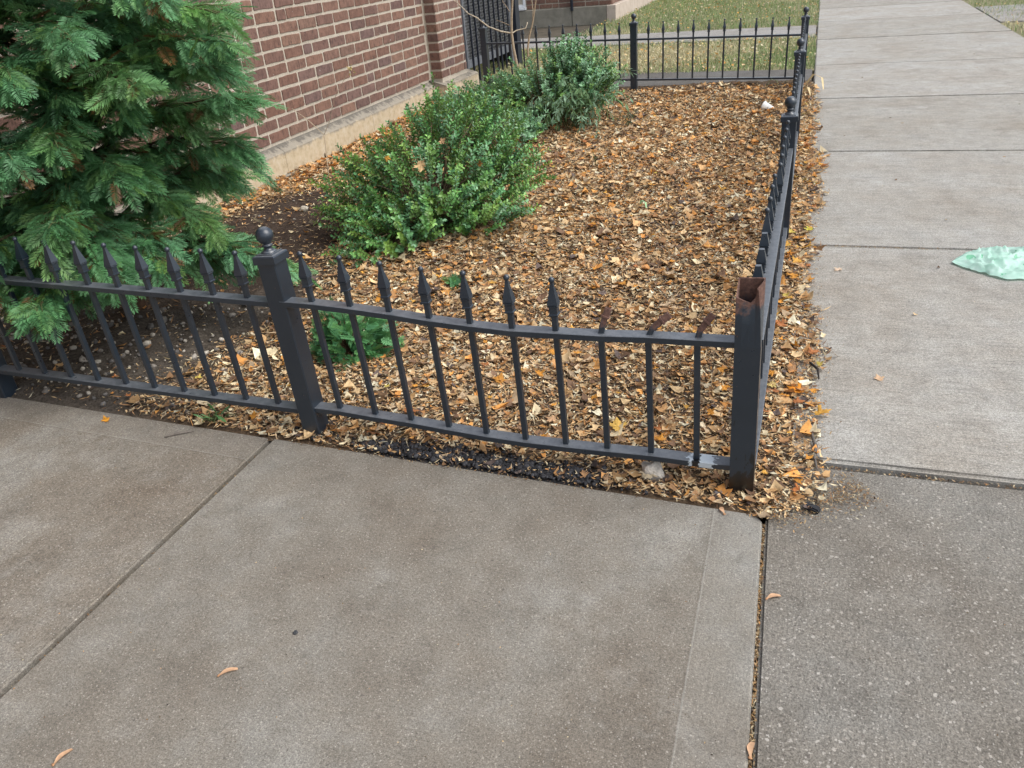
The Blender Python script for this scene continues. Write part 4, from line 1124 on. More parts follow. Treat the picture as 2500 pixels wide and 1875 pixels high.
# bare sapling by the gate
def make_sapling():
    b = Bag(); c = (0.36, 0.285, 0.20)
    Yq = 4.72
    def at(px, py, y=Yq):    # point at depth y on the sight line through a photo point
        d = _f + (px - 1250) / 1965.0 * _R - (py - 937.5) / 1965.0 * _U
        t = (y - CAM.y) / d.y; p = CAM + d * t
        return (p.x, p.y, p.z)
    k = 320 / 2212
    q = lambda x, y, dy=0: at(1100 + x * k, y * k, Yq + dy)
    p = [q(1150, 1330), q(1120, 1100), q(1060, 800), q(1030, 540), q(1030, 280), q(1045, 0), q(1060, -500), q(1040, -1300)]
    p[0] = (p[0][0], p[0][1], -0.02)
    tube(b, p, [0.0125, 0.0115, 0.0100, 0.0095, 0.0085, 0.0075, 0.005, 0.002], c, 8)
    tube(b, [q(1030, 560), q(850, 530, -.03), q(640, 450, -.06), q(430, 290, -.10), q(300, 230, -.12), q(110, 40, -.16), q(20, -10, -.18)], [0.0065, 0.006, 0.0052, 0.0045, 0.004, 0.003, 0.002], (0.47, 0.40, 0.30), 6)
    tube(b, [q(1040, 560), q(1110, 515, .03), q(1270, 475, .05), q(1300, 375, .06)], [0.005, 0.0048, 0.0042, 0.003], (0.50, 0.42, 0.31), 6)
    tube(b, [q(1000, 430), q(890, 380, .04), q(765, 335, .08)], [0.003, 0.0025, 0.0018], c, 5)
    tube(b, [q(1000, 200), q(930, 90, .03), q(880, 30, .05), q(840, -200, .05)], [0.003, 0.0025, 0.002, 0.0015], c, 5)
    root = empty('sapling', p[0]); tag(root, 'bare pale sapling with side branches rising behind the far boxwood', 'tree')
    link('trunk', b.mesh('trunk', M['bark'], True), root)
    b2_ = Bag(); Yq2 = 4.85
    q2 = lambda x, y, dy=0: at(1100 + x * k, y * k, Yq2 + dy)
    p = [q2(1290, 1250), q2(1305, 800), q2(1330, 600), q2(1380, 420), q2(1420, 150), q2(1440, 0), q2(1500, -600)]
    p[0] = (p[0][0], p[0][1], -0.02)
    tube(b2_, p, [0.0085, 0.008, 0.007, 0.0062, 0.0055, 0.005, 0.002], (0.40, 0.31, 0.21), 7)
    tube(b2_, [q2(1385, 400), q2(1390, 200, .02), q2(1370, 0, .03), q2(1340, -300, .03)], [0.004, 0.0036, 0.003, 0.0015], (0.42, 0.34, 0.24), 5)
    root = empty('sapling', p[0]); tag(root, 'thinner bare sapling stem with a fork, to the right of its neighbour', 'tree')
    link('trunk', b2_.mesh('trunk', M['bark'], True), root)
    b3_ = Bag()
    q3 = lambda x, y, yy: at(500 + x * 700 / 2212, y * 700 / 2212, yy)
    tube(b3_, [q3(965, 1460, 2.55), q3(935, 1150, 2.6), q3(920, 1040, 2.62), q3(800, 930, 2.62), q3(670, 835, 2.62)], [0.003, 0.003, 0.0026, 0.0022, 0.0016], (0.42, 0.34, 0.24), 5)
    tube(b3_, [q3(922, 1040, 2.62), q3(960, 940, 2.66), q3(1000, 760, 2.7), q3(1060, 640, 2.72), q3(1120, 540, 2.74)], [0.0022, 0.002, 0.0015, 0.0012, 0.0008], (0.26, 0.21, 0.15), 5)
    root = empty('dead_weed', q3(965, 1460, 2.55)); tag(root, 'thin dead weed stalk with a fork against the stone base of the wall', 'plant')
    link('stalk', b3_.mesh('stalk', M['bark'], True), root)
    fl = Bag(); o = q3(1125, 530, 2.74); rg = np.random.default_rng(3); V, F = leaf_template(0.014, 0.008, 0.002)
    n = 26; fl.scatter(V, F, np.array(o)[None] + rg.normal(0, 0.008, (n, 3)) - np.array([0, 0, 0.02]) * (rg.random((n, 1)) > 0.7), frames(rg.normal(0, 1, (n, 3)), rg.normal(0, 1, (n, 3))), rg.uniform(0.6, 1.1, n), np.tile((0.55, 0.45, 0.20), (n, 1)))
    link('seed_head', fl.mesh('seed_head', M['softleaf']), root)
make_sapling()

# ------------------------------------------------------------------ leaf litter
def frag_template(seed, n=7, curl=0.35, lobed=False):
    r = np.random.default_rng(seed)
    a = np.sort(r.uniform(0, 2 * PI, n)) if n > 5 else np.linspace(0, 2 * PI, n, endpoint=False) + r.uniform(-0.3, 0.3, n)
    rad = r.uniform(0.35, 1.0, n)
    P = np.stack([np.cos(a) * rad, np.sin(a) * rad * r.uniform(0.45, 0.9)], 1)
    P = np.concatenate([[[0, 0]], P, P * 0.55])
    k = r.uniform(0.2, 1.0) * curl * 1.6; k2 = r.uniform(-0.5, 0.6) * curl; tw = r.uniform(-0.5, 0.5)
    z = k * P[:, 0] ** 2 + k2 * P[:, 1] ** 2 + tw * P[:, 0] * P[:, 1] + r.normal(0, 0.03, len(P))
    V = np.concatenate([P, z[:, None]], 1); V[:, 2] -= V[:, 2].min()
    F = []
    for i in range(n):
        j = (i + 1) % n
        F += [(0, 1 + n + i, 1 + n + j), (1 + n + i, 1 + i, 1 + j), (1 + n + i, 1 + j, 1 + n + j)]
    jit = np.ones(len(V)); jit[1:1 + n] = r.uniform(0.8, 1.25, n); jit[0] = 0.85
    return V, np.array(F), jit
MAPLE2D = [(0.00, -0.42), (0.10, -0.40), (0.34, -0.47), (0.30, -0.34), (0.52, -0.22), (0.40, -0.10), (0.62, 0.02), (0.92, 0.10), (0.78, 0.20), (0.88, 0.38), (0.62, 0.36), (0.42, 0.30), (0.44, 0.46), (0.34, 0.56), (0.40, 0.74), (0.24, 0.70), (0.12, 0.92), (0.0, 1.12)]
def maple_template(seed, curl=0.3):
    r = np.random.default_rng(seed)
    R_ = [(x * r.uniform(0.88, 1.1), y * r.uniform(0.92, 1.08)) for x, y in MAPLE2D]
    L_ = [(-x * r.uniform(0.88, 1.1), y * r.uniform(0.92, 1.08)) for x, y in MAPLE2D[1:-1]][::-1]
    P = np.array(R_ + L_) * 0.62
    n = len(P); V2 = np.concatenate([[[0, -0.05]], P, P * 0.5 + [0, -0.02]])
    k1, k2, k3 = r.uniform(-0.4, 1.0) * curl, r.uniform(-0.5, 0.9) * curl, r.uniform(-0.6, 0.6) * curl
    z = k1 * V2[:, 0] ** 2 * 1.8 + k2 * V2[:, 1] ** 2 + k3 * V2[:, 0] * V2[:, 1]
    ang = np.arctan2(V2[:, 0], V2[:, 1]); rr = np.hypot(V2[:, 0], V2[:, 1])
    z += 0.06 * curl * 3 * rr * np.cos(5 * ang) + r.normal(0, 0.014, len(V2))
    V = np.concatenate([V2, z[:, None]], 1); F = []
    for i in range(n):
        j = (i + 1) % n
        F += [(0, 1 + n + i, 1 + n + j), (1 + n + i, 1 + i, 1 + j), (1 + n + i, 1 + j, 1 + n + j)]
    # petiole
    k = len(V); V = np.concatenate([V, [[-0.014, -0.25, 0.0], [0.014, -0.25, 0.0], [0.010, -0.72, 0.05], [-0.010, -0.72, 0.05]]])
    F += [(k, k + 1, k + 2), (k, k + 2, k + 3)]
    V[:, 2] -= V[:, 2].min()
    jit = np.ones(len(V)); jit[1:1 + n] = r.uniform(0.75, 1.15, n); jit[0] = 1.15
    return V, np.array(F), jit
PAL = np.array([(0.50, 0.360, 0.205), (0.60, 0.470, 0.320), (0.39, 0.245, 0.120), (0.44, 0.235, 0.095), (0.53, 0.265, 0.080), (0.26, 0.150, 0.078), (0.145, 0.088, 0.056), (0.095, 0.072, 0.066), (0.60, 0.520, 0.400), (0.36, 0.270, 0.180)])
PW_ = np.array([0.20, 0.13, 0.16, 0.05, 0.025, 0.15, 0.13, 0.05, 0.055, 0.11]); PW_ /= PW_.sum()
def pick_cols(n, rng, warm=None):
    i = rng.choice(len(PAL), n, p=PW_)
    c = np.clip(PAL[i] * np.array([1.44, 1.42, 1.34]), 0, 0.80) * rng.uniform(0.60, 1.2, (n, 1))
    if warm is not None:
        m_ = rng.random(n) < warm; j = np.array([3, 4, 2, 0])[rng.integers(0, 4, n)]
        c = np.where(m_[:, None], np.clip(PAL[j] * np.array([1.25, 1.14, 1.0]), 0, 0.75) * rng.uniform(0.8, 1.15, (n, 1)), c)
    return c
def edge_x(y):     # ragged outer limit of the litter over the sidewalk edge
    return 0.135 + 0.022 * np.sin(3.1 * y) + 0.014 * np.sin(8.7 * y + 1) + 0.008 * np.sin(21 * y) - 0.045 * np.clip((y - 3.6) / 1.4, 0, 1)
def sample_bed(n, rng, near_bias=0.0):
    x = rng.uniform(-2.84, 0.22, n); y = rng.uniform(-0.10, 5.30, n) if not near_bias else (rng.beta(1, near_bias, n) * 5.4 - 0.10)
    e = edge_x(y) + rng.normal(0, 0.016, n)
    ok = (x < e) & (y > np.where(x < 0.03, front_edge(x) - 0.003 + np.abs(rng.normal(0, 0.006, n)), -0.085 + 0.45 * np.clip(x - 0.06, 0, 1) + rng.normal(0, 0.02, n)))
    a, b, c, d = zone(x, y)
    dens = np.clip(1 - 0.95 * a - 0.93 * b - 0.74 * c, 0.03, 1)
    ok &= rng.random(n) < dens
    ok &= ~((x < -2.825) & (y < 4.86)) & ~((x < -2.72) & (y > 4.85))
    x, y = x[ok], y[ok]
    return x, y, zone(x, y)
def ground_z(x, y):
    z = bed_h(x, y)
    return np.where((x > 0.10) & (y > 0.15), np.maximum(0.003, z * 0 + 0.006 * np.clip((edge_x(y) - x) / 0.05, 0, 1) + 0.003), np.where(x > 0.075, np.maximum(z, 0.0), z))

rng = np.random.default_rng(77)
# fine crumbled bits
fine = Bag()
SLIV = [frag_template(100 + k, 4, 0.25) for k in range(5)]
x, y, zn = sample_bed(170000, rng, 1.7)
cols = pick_cols(len(x), rng) * 0.92
s = rng.uniform(0.0028, 0.0075, len(x)) * (1 + 0.12 * y)
kk = rng.integers(0, 5, len(x)); z = ground_z(x, y) + rng.uniform(-0.002, 0.006, len(x)); R = rot_z_tilt(len(x), 0.5, rng)
for k in range(5):
    q = kk == k
    fine.scatter(SLIV[k][0], SLIV[k][1], np.stack([x, y, z], 1)[q], R[q], np.stack([s * rng.uniform(1.0, 3.4, len(x)), s * 0.55, s], 1)[q], cols[q], SLIV[k][2])
tag(link('leaf_crumbs', fine.mesh('leaf_crumbs', M['chips'])), 'fine tan and brown crumbled leaf bits covering the planting bed', 'leaf litter', kind='stuff')
# leaf fragments
lit = Bag()
FR = [frag_template(k, 6 + k % 3, 0.42 + 0.5 * (k % 4 == 0)) for k in range(16)]
x, y, zn = sample_bed(98000, rng, 1.4)
cols = pick_cols(len(x), rng, 0.09 + 0.03 * y + 0.5 * zn[3])
s = np.clip(rng.lognormal(math.log(0.0078), 0.58, len(x)) * (1 + 0.13 * y), 0.0035, 0.036)
kk = rng.integers(0, 16, len(x)); z = ground_z(x, y) + rng.uniform(0.0, 0.008, len(x)); R = rot_z_tilt(len(x), 0.30, rng)
P = np.stack([x, y, z], 1)
for k in range(16):
    q = kk == k
    lit.scatter(FR[k][0], FR[k][1], P[q], R[q], s[q], cols[q], FR[k][2])
tag(link('leaf_fragments', lit.mesh('leaf_fragments', M['leaf'])), 'curled tan, brown and orange leaf fragments over the planting bed', 'leaf litter', kind='stuff')
# whole small leaves among the litter
whole = Bag()
MP = [maple_template(200 + k, 0.5) for k in range(10)]
x, y, zn = sample_bed(1700, rng, 1.3)
xe = rng.uniform(0.02, 0.15, 170); ye = rng.uniform(0.05, 3.6, 170); ok = xe < edge_x(ye) + 0.01; x = np.concatenate([x, xe[ok]]); y = np.concatenate([y, ye[ok]])
xe = rng.uniform(-2.82, -2.55, 130); ye = rng.uniform(1.9, 4.8, 130); x = np.concatenate([x, xe]); y = np.concatenate([y, ye])
wc = np.array([(0.60, 0.27, 0.045), (0.66, 0.36, 0.07), (0.56, 0.40, 0.22), (0.64, 0.53, 0.36), (0.48, 0.26, 0.12), (0.44, 0.17, 0.06), (0.55, 0.43, 0.10), (0.30, 0.19, 0.11)])
cols = wc[rng.choice(8, len(x), p=[.17, .10, .24, .15, .15, .08, .03, .08])] * rng.uniform(0.75, 1.12, (len(x), 1))
kk = rng.integers(0, 10, len(x)); s = np.clip(rng.lognormal(math.log(0.025), 0.35, len(x)), 0.014, 0.050); R = rot_z_tilt(len(x), 0.30, rng); P = np.stack([x, y, ground_z(x, y) + rng.uniform(0.006, 0.013, len(x))], 1)
for k in range(10):
    q = kk == k
    whole.scatter(MP[k][0], MP[k][1], P[q], R[q], np.stack([s * rng.uniform(0.55, 1.0, len(x)), s, s], 1)[q], cols[q], MP[k][2])
tag(link('fallen_leaves', whole.mesh('fallen_leaves', M['leaf'])), 'whole orange and tan fallen leaves scattered through the litter', 'leaf litter', kind='stuff')
# twigs and pine straw
tw = Bag()
x, y, zn = sample_bed(5200, rng, 2.0)
xa = rng.normal(-2.15, 0.35, 900); ya = rng.normal(1.65, 0.5, 900); ok = (xa > -2.8) & (ya > 0.3); x = np.concatenate([x, xa[ok]]); y = np.concatenate([y, ya[ok]])
n = len(x); a = rng.uniform(0, 2 * PI, n); L = rng.uniform(0.012, 0.055, n)
TV = np.array([(-0.5, -0.012, 0), (-0.5, 0.012, 0), (0, 0.0, 0.035), (0.5, 0.012, 0), (0.5, -0.012, 0), (0, 0.06, 0.02), (0, 0.03, 0.045)]); TF = np.array([(0, 1, 5), (0, 5, 6), (5, 3, 4), (6, 5, 4), (0, 6, 1), (6, 4, 3)])
cc = np.array([(0.42, 0.31, 0.18), (0.20, 0.13, 0.08), (0.09, 0.065, 0.05), (0.52, 0.42, 0.28)])[rng.integers(0, 4, n)] * rng.uniform(0.8, 1.2, (n, 1))
tw.scatter(TV, TF, np.stack([x, y, ground_z(x, y) + rng.uniform(0.002, 0.012, n)], 1), rot_z_tilt(n, 0.15, rng), np.stack([L, L * 0 + 0.035, L * 0 + 0.05], 1), cc)
tag(link('twig_litter', tw.mesh('twig_litter', M['chips'])), 'thin dry twigs and straw strewn over the bed', 'twigs', kind='stuff')
# black soil crumbs in the front strip, stones under the yew
def rock_template(seed):
    bm = bmesh.new(); bmesh.ops.create_icosphere(bm, subdivisions=1, radius=1.0)
    r = random.Random(seed)
    for v in bm.verts: v.co *= r.uniform(0.72, 1.15); v.co.z *= 0.72
    bmesh.ops.triangulate(bm, faces=bm.faces[:])
    V = np.array([v.co[:] for v in bm.verts]); F = np.array([[v.index for v in f.verts] for f in bm.faces]); bm.free()
    return V, F
RK = [rock_template(k) for k in range(6)]
cr = Bag()
n = 3400; x = rng.uniform(-1.3, -0.16, n); y = front_edge(x) + 0.006 + np.abs(rng.normal(0.028, 0.03, n)); w = zone(x, y)[2]; ok = (rng.random(n) < w * 0.95 + 0.06) & (y < 0.2); x, y = x[ok], y[ok]
s = np.clip(rng.lognormal(math.log(0.0034), 0.5, len(x)), 0.0015, 0.011); kk = rng.integers(0, 6, len(x)); P = np.stack([x, y, ground_z(x, y) + 0.0005], 1); R = rot_z_tilt(len(x), 1.0, rng)
cc = np.array((0.040, 0.040, 0.043))[None] * rng.uniform(0.6, 1.8, (len(x), 1))
for k in range(6):
    q = kk == k; cr.scatter(RK[k][0], RK[k][1], P[q], R[q], s[q], cc[q])
tag(link('soil_crumbs', cr.mesh('soil_crumbs', M['soil'])), 'black crumbly soil clods along the driveway edge under the fence', 'soil', kind='stuff')
gv = Bag()
n = 1700; x = rng.uniform(-2.75, -1.25, n); y = rng.uniform(-0.02, 1.0, n); w = zone(x, y)[1]; ok = (rng.random(n) < w * 0.55 + 0.02) & (y > front_edge(x) + 0.015)
xa = rng.normal(-2.15, 0.4, 120); ya = rng.normal(1.7, 0.5, 120); x = np.concatenate([x[ok], xa]); y = np.concatenate([y[ok], ya])
s = np.clip(rng.lognormal(math.log(0.0050), 0.55, len(x)), 0.002, 0.017); kk = rng.integers(0, 6, len(x)); P = np.stack([x, y, ground_z(x, y)], 1); R = rot_z_tilt(len(x), 0.8, rng)
cc = np.array([(0.30, 0.27, 0.23), (0.42, 0.38, 0.32), (0.20, 0.18, 0.155), (0.14, 0.13, 0.12)])[rng.integers(0, 4, len(x))] * rng.uniform(0.8, 1.15, (len(x), 1))
for k in range(6):
    q = kk == k; gv.scatter(RK[k][0], RK[k][1], P[q], R[q], s[q], cc[q])
tag(link('gravel', gv.mesh('gravel', M['stone'])), 'small grey stones scattered on the bare soil under the yew', 'gravel', kind='stuff')
# debris in the paving joints and along the apron seam
jd = Bag()
def joint_line(n, p0, p1, w, z):
    t = rng.random(n) ** 1.0; o = rng.normal(0, w, n)
    p0 = np.array(p0); p1 = np.array(p1); d = (p1 - p0) / np.linalg.norm(p1 - p0); nn = np.array([-d[1], d[0]])
    q = p0[None] + (p1 - p0)[None] * t[:, None] + nn[None] * o[:, None]
    return q[:, 0], q[:, 1], np.full(n, z)
seg = [joint_line(1100, (0.052, -0.10), (0.073, -0.80), 0.0028, -0.014), joint_line(70, (XJ, -0.03), (XJ, -1.1), 0.002, -0.010), joint_line(1500, (0.05, -0.075), (0.26, 0.06), 0.030, -0.002),
       joint_line(420, (0.08, 0.136), (0.75, 0.138), 0.005, -0.012), joint_line(700, (0.05, -0.10), (0.085, 0.12), 0.02, 0.0), joint_line(260, (-1.2, -0.035), (-0.2, -0.080), 0.006, 0.001), joint_line(200, (0.13, 1.622), (0.6, 1.622), 0.004, 0.0),
       joint_line(500, (0.15, 0.05), (0.14, 1.6), 0.02, 0.004), joint_line(300, (0.14, 1.6), (0.13, 4.6), 0.02, 0.004)]
x = np.concatenate([q[0] for q in seg]); y = np.concatenate([q[1] for q in seg]); z = np.concatenate([q[2] for q in seg])
n = len(x); s = rng.uniform(0.0012, 0.0036, n); kk = rng.integers(0, 5, n); cols = pick_cols(n, rng) * rng.uniform(0.25, 0.85, (n, 1)); R = rot_z_tilt(n, 0.5, rng); P = np.stack([x, y, z + 0.002], 1)
for k in range(5):
    q = kk == k; jd.scatter(SLIV[k][0], SLIV[k][1], P[q], R[q], np.stack([s * 1.8, s * 0.8, s], 1)[q], cols[q], SLIV[k][2])
# grit specks on the slabs
n = 900; x = rng.uniform(-2.6, 0.9, n); y = np.where(x < 0.06, rng.uniform(-1.2, -0.12, n), rng.uniform(-0.9, 3.5, n)); s = rng.uniform(0.0008, 0.0024, n); R = rot_z_tilt(n, 0.4, rng)
zz = np.where((x > 0.12) & (y > 0.15), 0.004, np.where(x > 0.07, -0.005, 0.001)); ok = ~((x > 0.04) & (x < 0.12)) & ((y < front_edge(x) - 0.02) | (x > 0.2))
jd.scatter(SLIV[0][0], SLIV[0][1], np.stack([x, y, zz], 1)[ok], R[ok], s[ok], (pick_cols(n, rng) * rng.choice([0.25, 0.8], (n, 1)))[ok])
n = 46; x = rng.uniform(0.17, 1.6, n); y = rng.uniform(0.3, 7.5, n)
jd.scatter(FR[5][0], FR[5][1], np.stack([x, y, np.full(n, 0.005)], 1), rot_z_tilt(n, 0.2, rng), rng.uniform(0.004, 0.013, n), pick_cols(n, rng) * rng.uniform(0.4, 1.0, (n, 1)))
tag(link('joint_debris', jd.mesh('joint_debris', M['chips'])), 'crumbled debris packed in the paving joints and slab edges', 'debris', kind='stuff')

# ------------------------------------------------------------------ lawn
def lawn(name, label, x0, x1, y0, y1, n, seed, dry):
    r = np.random.default_rng(seed); x = r.uniform(x0, x1, n); y = r.uniform(y0, y1, n)
    ok = y > y0 + 0.03 * np.sin(9 * x); x, y = x[ok], y[ok]; n = len(x)
    h = r.uniform(0.02, 0.055, n); a = r.uniform(0, 2 * PI, n)
    BV = np.array([(-0.5, 0, 0), (0.5, 0, 0), (0.35, 0.25, 0.6), (-0.35, 0.25, 0.6), (0, 0.75, 1.0)]); BF = np.array([(0, 1, 2), (0, 2, 3), (3, 2, 4)])
    patch = np.sin(1.7 * x + 0.6 * y) + np.sin(2.3 * y - 1.1 * x + 2) + r.normal(0, 0.9, n)
    g1, g2, d1 = np.array((0.175, 0.275, 0.095)), np.array((0.245, 0.320, 0.125)), np.array((0.58, 0.52, 0.32))
    c = np.where((patch > dry)[:, None], d1, np.where((r.random(n) < 0.5)[:, None], g1, g2)) * r.uniform(0.7, 1.25, (n, 1))
    R = rot_z_tilt(n, 0.25, r)
    bg_ = Bag(); bg_.scatter(BV, BF, np.stack([x, y, np.full(n, -0.012)], 1), R, np.stack([r.uniform(0.003, 0.006, n), h * 0.8, h], 1), c)
    # leaf bits lying in the turf
    m_ = int(n * 0.05); xl, yl = r.uniform(x0, x1, m_), r.uniform(y0, y1, m_)
    cl = np.array([(0.62, 0.52, 0.22), (0.60, 0.44, 0.24), (0.55, 0.30, 0.08), (0.62, 0.55, 0.38)])[r.integers(0, 4, m_)] * r.uniform(0.8, 1.15, (m_, 1))
    bg_.scatter(FR[3][0], FR[3][1], np.stack([xl, yl, r.uniform(0.015, 0.04, m_)], 1), rot_z_tilt(m_, 0.5, r), r.uniform(0.012, 0.034, m_), cl)
    tag(link(name, bg_.mesh(name, M['grass'])), label, 'grass', kind='stuff')
M['turf'] = simple('turf_soil', [(0.3, (0.13, 0.125, 0.065)), (0.5, (0.19, 0.175, 0.095)), (0.7, (0.28, 0.24, 0.14))], 7, 0.95, 0.01)
t1 = tag(link('lawn_ground', prism_mesh([(0.088, 6.01), (0.088, 8.23), (-6.0, 8.53), (-6.0, 6.6)], -0.05, -0.010), None, M['turf']), kind='structure')
t2 = tag(link('lawn_ground', prism_mesh([(0.088, 9.31), (0.088, 40), (-2.80, 40), (-2.80, 9.46)], -0.05, -0.012), None, M['turf']), kind='structure')
t3 = tag(link('lawn_ground', prism_mesh([(1.862, 10.46), (12, 10.8), (12, 40), (1.862, 40)], -0.05, -0.012), None, M['turf']), kind='structure')
t4 = tag(link('lawn_ground', prism_mesh([(1.862, 0.2), (12, 0.2), (12, 8.9), (1.862, 8.74)], -0.05, -0.012), None, M['turf']), kind='structure')
lawn('grass', 'dry yellow-green grass strip between the two cross paths', -3.6, 0.09, 6.05, 8.34, 26000, 1, 0.1)
lawn('grass', 'green lawn with fallen leaves beyond the second cross path', -2.9, 0.10, 9.42, 19.0, 34000, 2, 1.7)
lawn('grass', 'grass verge at the far right of the sidewalk', 1.86, 3.6, 7.0, 19.0, 16000, 3, 0.6)

# ------------------------------------------------------------------ loose single things
def sight(px, py, z=0.0):
    """ground point seen at a photo position"""
    d = _f + (px - 1250) / 1965.0 * _R - (py - 937.5) / 1965.0 * _U
    t = (z - CAM.z) / d.z
    return CAM + d * t
def single_leaf(px, py, size, col, label, head=0.0, z=0.006, seed=1, curl=0.5, aspect=0.85, tilt=0.1, name='maple_leaf'):
    p = sight(px, py, z); V, F, j = maple_template(seed, curl)
    c = np.array(col)[None] * j[:, None]
    me = np_mesh(name, V * np.array([aspect, 1, 1]) * size, F, np.clip(c, 0, 1), False, M['leaf'])
    o = link(name, me, None, None, Matrix.Translation(p) @ Matrix.Rotation(tilt, 4, 'X') @ Matrix.Rotation(head, 4, 'Z'))
    tag(o, label, 'leaf'); return o
kx = 2500 / 2212
single_leaf(1725 * kx, 846 * kx, 0.047, (0.72, 0.28, 0.03), 'bright orange maple leaf at the sidewalk edge right of the broken post', 1.2, 0.014, 31, 0.7)
single_leaf(1900 * kx, 819 * kx, 0.031, (0.62, 0.42, 0.26), 'small tan leaf lying on the near sidewalk slab', 0.4, 0.003, 32, 0.25)
single_leaf(1812 * kx, 582 * kx, 0.036, (0.62, 0.47, 0.34), 'pale pinkish leaf on the sidewalk just before the first joint', 2.4, 0.003, 33, 0.35)
single_leaf(1978, 560, 0.042, (0.50, 0.44, 0.06), 'yellow-green leaf on the edge of the sidewalk beside the side fence', 2.0, 0.012, 34, 0.5)
single_leaf(230 * kx, 908 * kx, 0.038, (0.66, 0.30, 0.035), 'orange leaf lying on the left driveway slab', 1.0, 0.003, 35, 0.5, 0.6)
single_leaf(1509, 1045, 0.055, (0.66, 0.42, 0.10), 'big yellow-orange maple leaf behind the fence under the bent pickets', 0.3, 0.02, 36, 0.6)
single_leaf(1348, 1024, 0.034, (0.58, 0.36, 0.20), 'tan maple leaf behind the front fence below its last straight spear', 2.6, 0.022, 37, 0.7)
single_leaf(1752, 1166, 0.032, (0.50, 0.29, 0.16), 'brown curled leaf at the left foot of the broken corner post', 1.8, 0.012, 38, 1.0)
single_leaf(660, 470, 0.060, (0.62, 0.44, 0.24), 'large tan curled leaf leaning against the stone base of the wall', 0.5, 0.05, 39, 1.2, 0.8, 0.9)
single_leaf(1438, 492, 0.050, (0.74, 0.60, 0.40), 'pale cream maple leaf in the middle of the litter bed', 0.2, 0.03, 40, 0.8)
single_leaf(1590, 430, 0.042, (0.66, 0.27, 0.035), 'orange curled leaf in the bed, right one of a close pair', 1.4, 0.03, 41, 1.0)
single_leaf(1549, 442, 0.044, (0.64, 0.26, 0.05), 'orange leaf in the bed, left one of a close pair', 2.9, 0.03, 42, 0.8)
single_leaf(1362, 462, 0.042, (0.60, 0.26, 0.07), 'orange-brown leaf in the bed right of the near boxwood', 0.9, 0.03, 43, 0.6)
single_leaf(1828, 1180, 0.040, (0.62, 0.48, 0.32), 'cream leaf propped at the right foot of the broken corner post', 1.1, 0.012, 44, 0.8, 0.8, 0.5)
single_leaf(1872, 952, 0.042, (0.60, 0.34, 0.20), 'pinkish maple leaf in the litter right of the broken post', 2.2, 0.016, 45, 0.6)
single_leaf(1850, 905, 0.045, (0.62, 0.32, 0.14), 'brown-orange leaf tucked against the side fence near the broken post', 0.1, 0.018, 46, 0.5)
single_leaf(1950, 1196, 0.026, (0.48, 0.17, 0.05), 'rust-red leaf near the corner of the aggregate apron', 1.9, 0.006, 47, 0.8)
single_leaf(1885, 940, 0.036, (0.55, 0.43, 0.16), 'olive-yellow leaf between the side fence and the orange leaf', 2.7, 0.02, 48, 0.7)
# leaves caught in the near boxwood
for (px, py, yy, sz, col, lab, sd) in ((1028, 402, 1.42, 0.060, (0.60, 0.40, 0.20), 'large tan leaf caught in the front of the near boxwood', 51), (945, 386, 1.48, 0.034, (0.64, 0.33, 0.06), 'orange leaf caught in the near boxwood, left of the tan one', 52),
                                       (1078, 346, 1.62, 0.036, (0.55, 0.34, 0.18), 'brown leaf lodged high in the near boxwood', 53), (1172, 402, 1.60, 0.030, (0.50, 0.20, 0.05), 'rusty leaf lodged at the right side of the near boxwood', 54)):
    d = _f + (px - 1250) / 1965.0 * _R - (py - 937.5) / 1965.0 * _U; p = CAM + d * ((yy - CAM.y) / d.y)
    V, F, j = maple_template(sd, 0.6)
    tag(link('maple_leaf', np_mesh('maple_leaf', V * sz * np.array([0.8, 1, 1]), F, np.clip(np.array(col)[None] * j[:, None], 0, 1), False, M['leaf']), None, None, Matrix.Translation(p) @ Matrix.Rotation(1.0, 4, 'X') @ Matrix.Rotation(2.6 + sd, 4, 'Z')), lab, 'leaf')
# maple seeds (winged) on the paving
def seed_obj(px, py, head, label, z=0.0, L=0.034):
    p = sight(px, py, z); n = 8; b = Bag()
    V = []; F = []
    for i in range(n + 1):
        t = i / n; w = 0.0012 + 0.0050 * math.sin(PI * min(1, max(0, (t - 0.15) / 0.95))) ** 0.7 if t > 0.15 else 0.0022
        yb = 0.0032 * math.sin(PI * t * 0.9); zc = 0.0015 + 0.003 * math.sin(PI * t)
        V += [(t * L, yb - w * 0.7, zc), (t * L, yb + w * 0.9, zc + 0.0012 * math.sin(6 * t))]
        if i: k = 2 * i; F += [(k - 2, k, k + 1), (k - 2, k + 1, k - 1)]
    b.add(np.array(V), np.array(F), np.stack([np.array((0.60, 0.37, 0.22)) * (0.75 if k % 2 == 0 else 1.1) * (0.9 + 0.2 * random.random()) for k in range(len(V))]))
    o = link('maple_seed', b.mesh('maple_seed', M['leaf'], True), None, None, Matrix.Translation(p) @ Matrix.Rotation(head, 4, 'Z'))
    nb = Bag(); nb.scatter(RK[0][0], RK[0][1], np.array([[0.001, 0.0, 0.0022]]), np.eye(3)[None], np.array([[0.0042, 0.0026, 0.0022]]), np.array([[0.50, 0.27, 0.14]]))
    link('nutlet', nb.mesh('nutlet', M['leaf'], True), o, None, Matrix.Translation(p) @ Matrix.Rotation(head, 4, 'Z'))
    tag(o, label, 'seed')
seed_obj(472 * kx, 1462 * kx, 0.75, 'tan winged maple seed lying on the middle driveway slab')
seed_obj(116 * kx, 1655 * kx, 1.35, 'tan winged maple seed at the bottom left corner of the driveway')
seed_obj(1655 * kx, 1296 * kx, 0.55, 'tan winged maple seed beside the seam on the aggregate apron', -0.005, 0.030)
seed_obj(1622 * kx, 1640 * kx, 1.5, 'tan winged maple seed at the bottom of the apron seam', -0.004, 0.030)
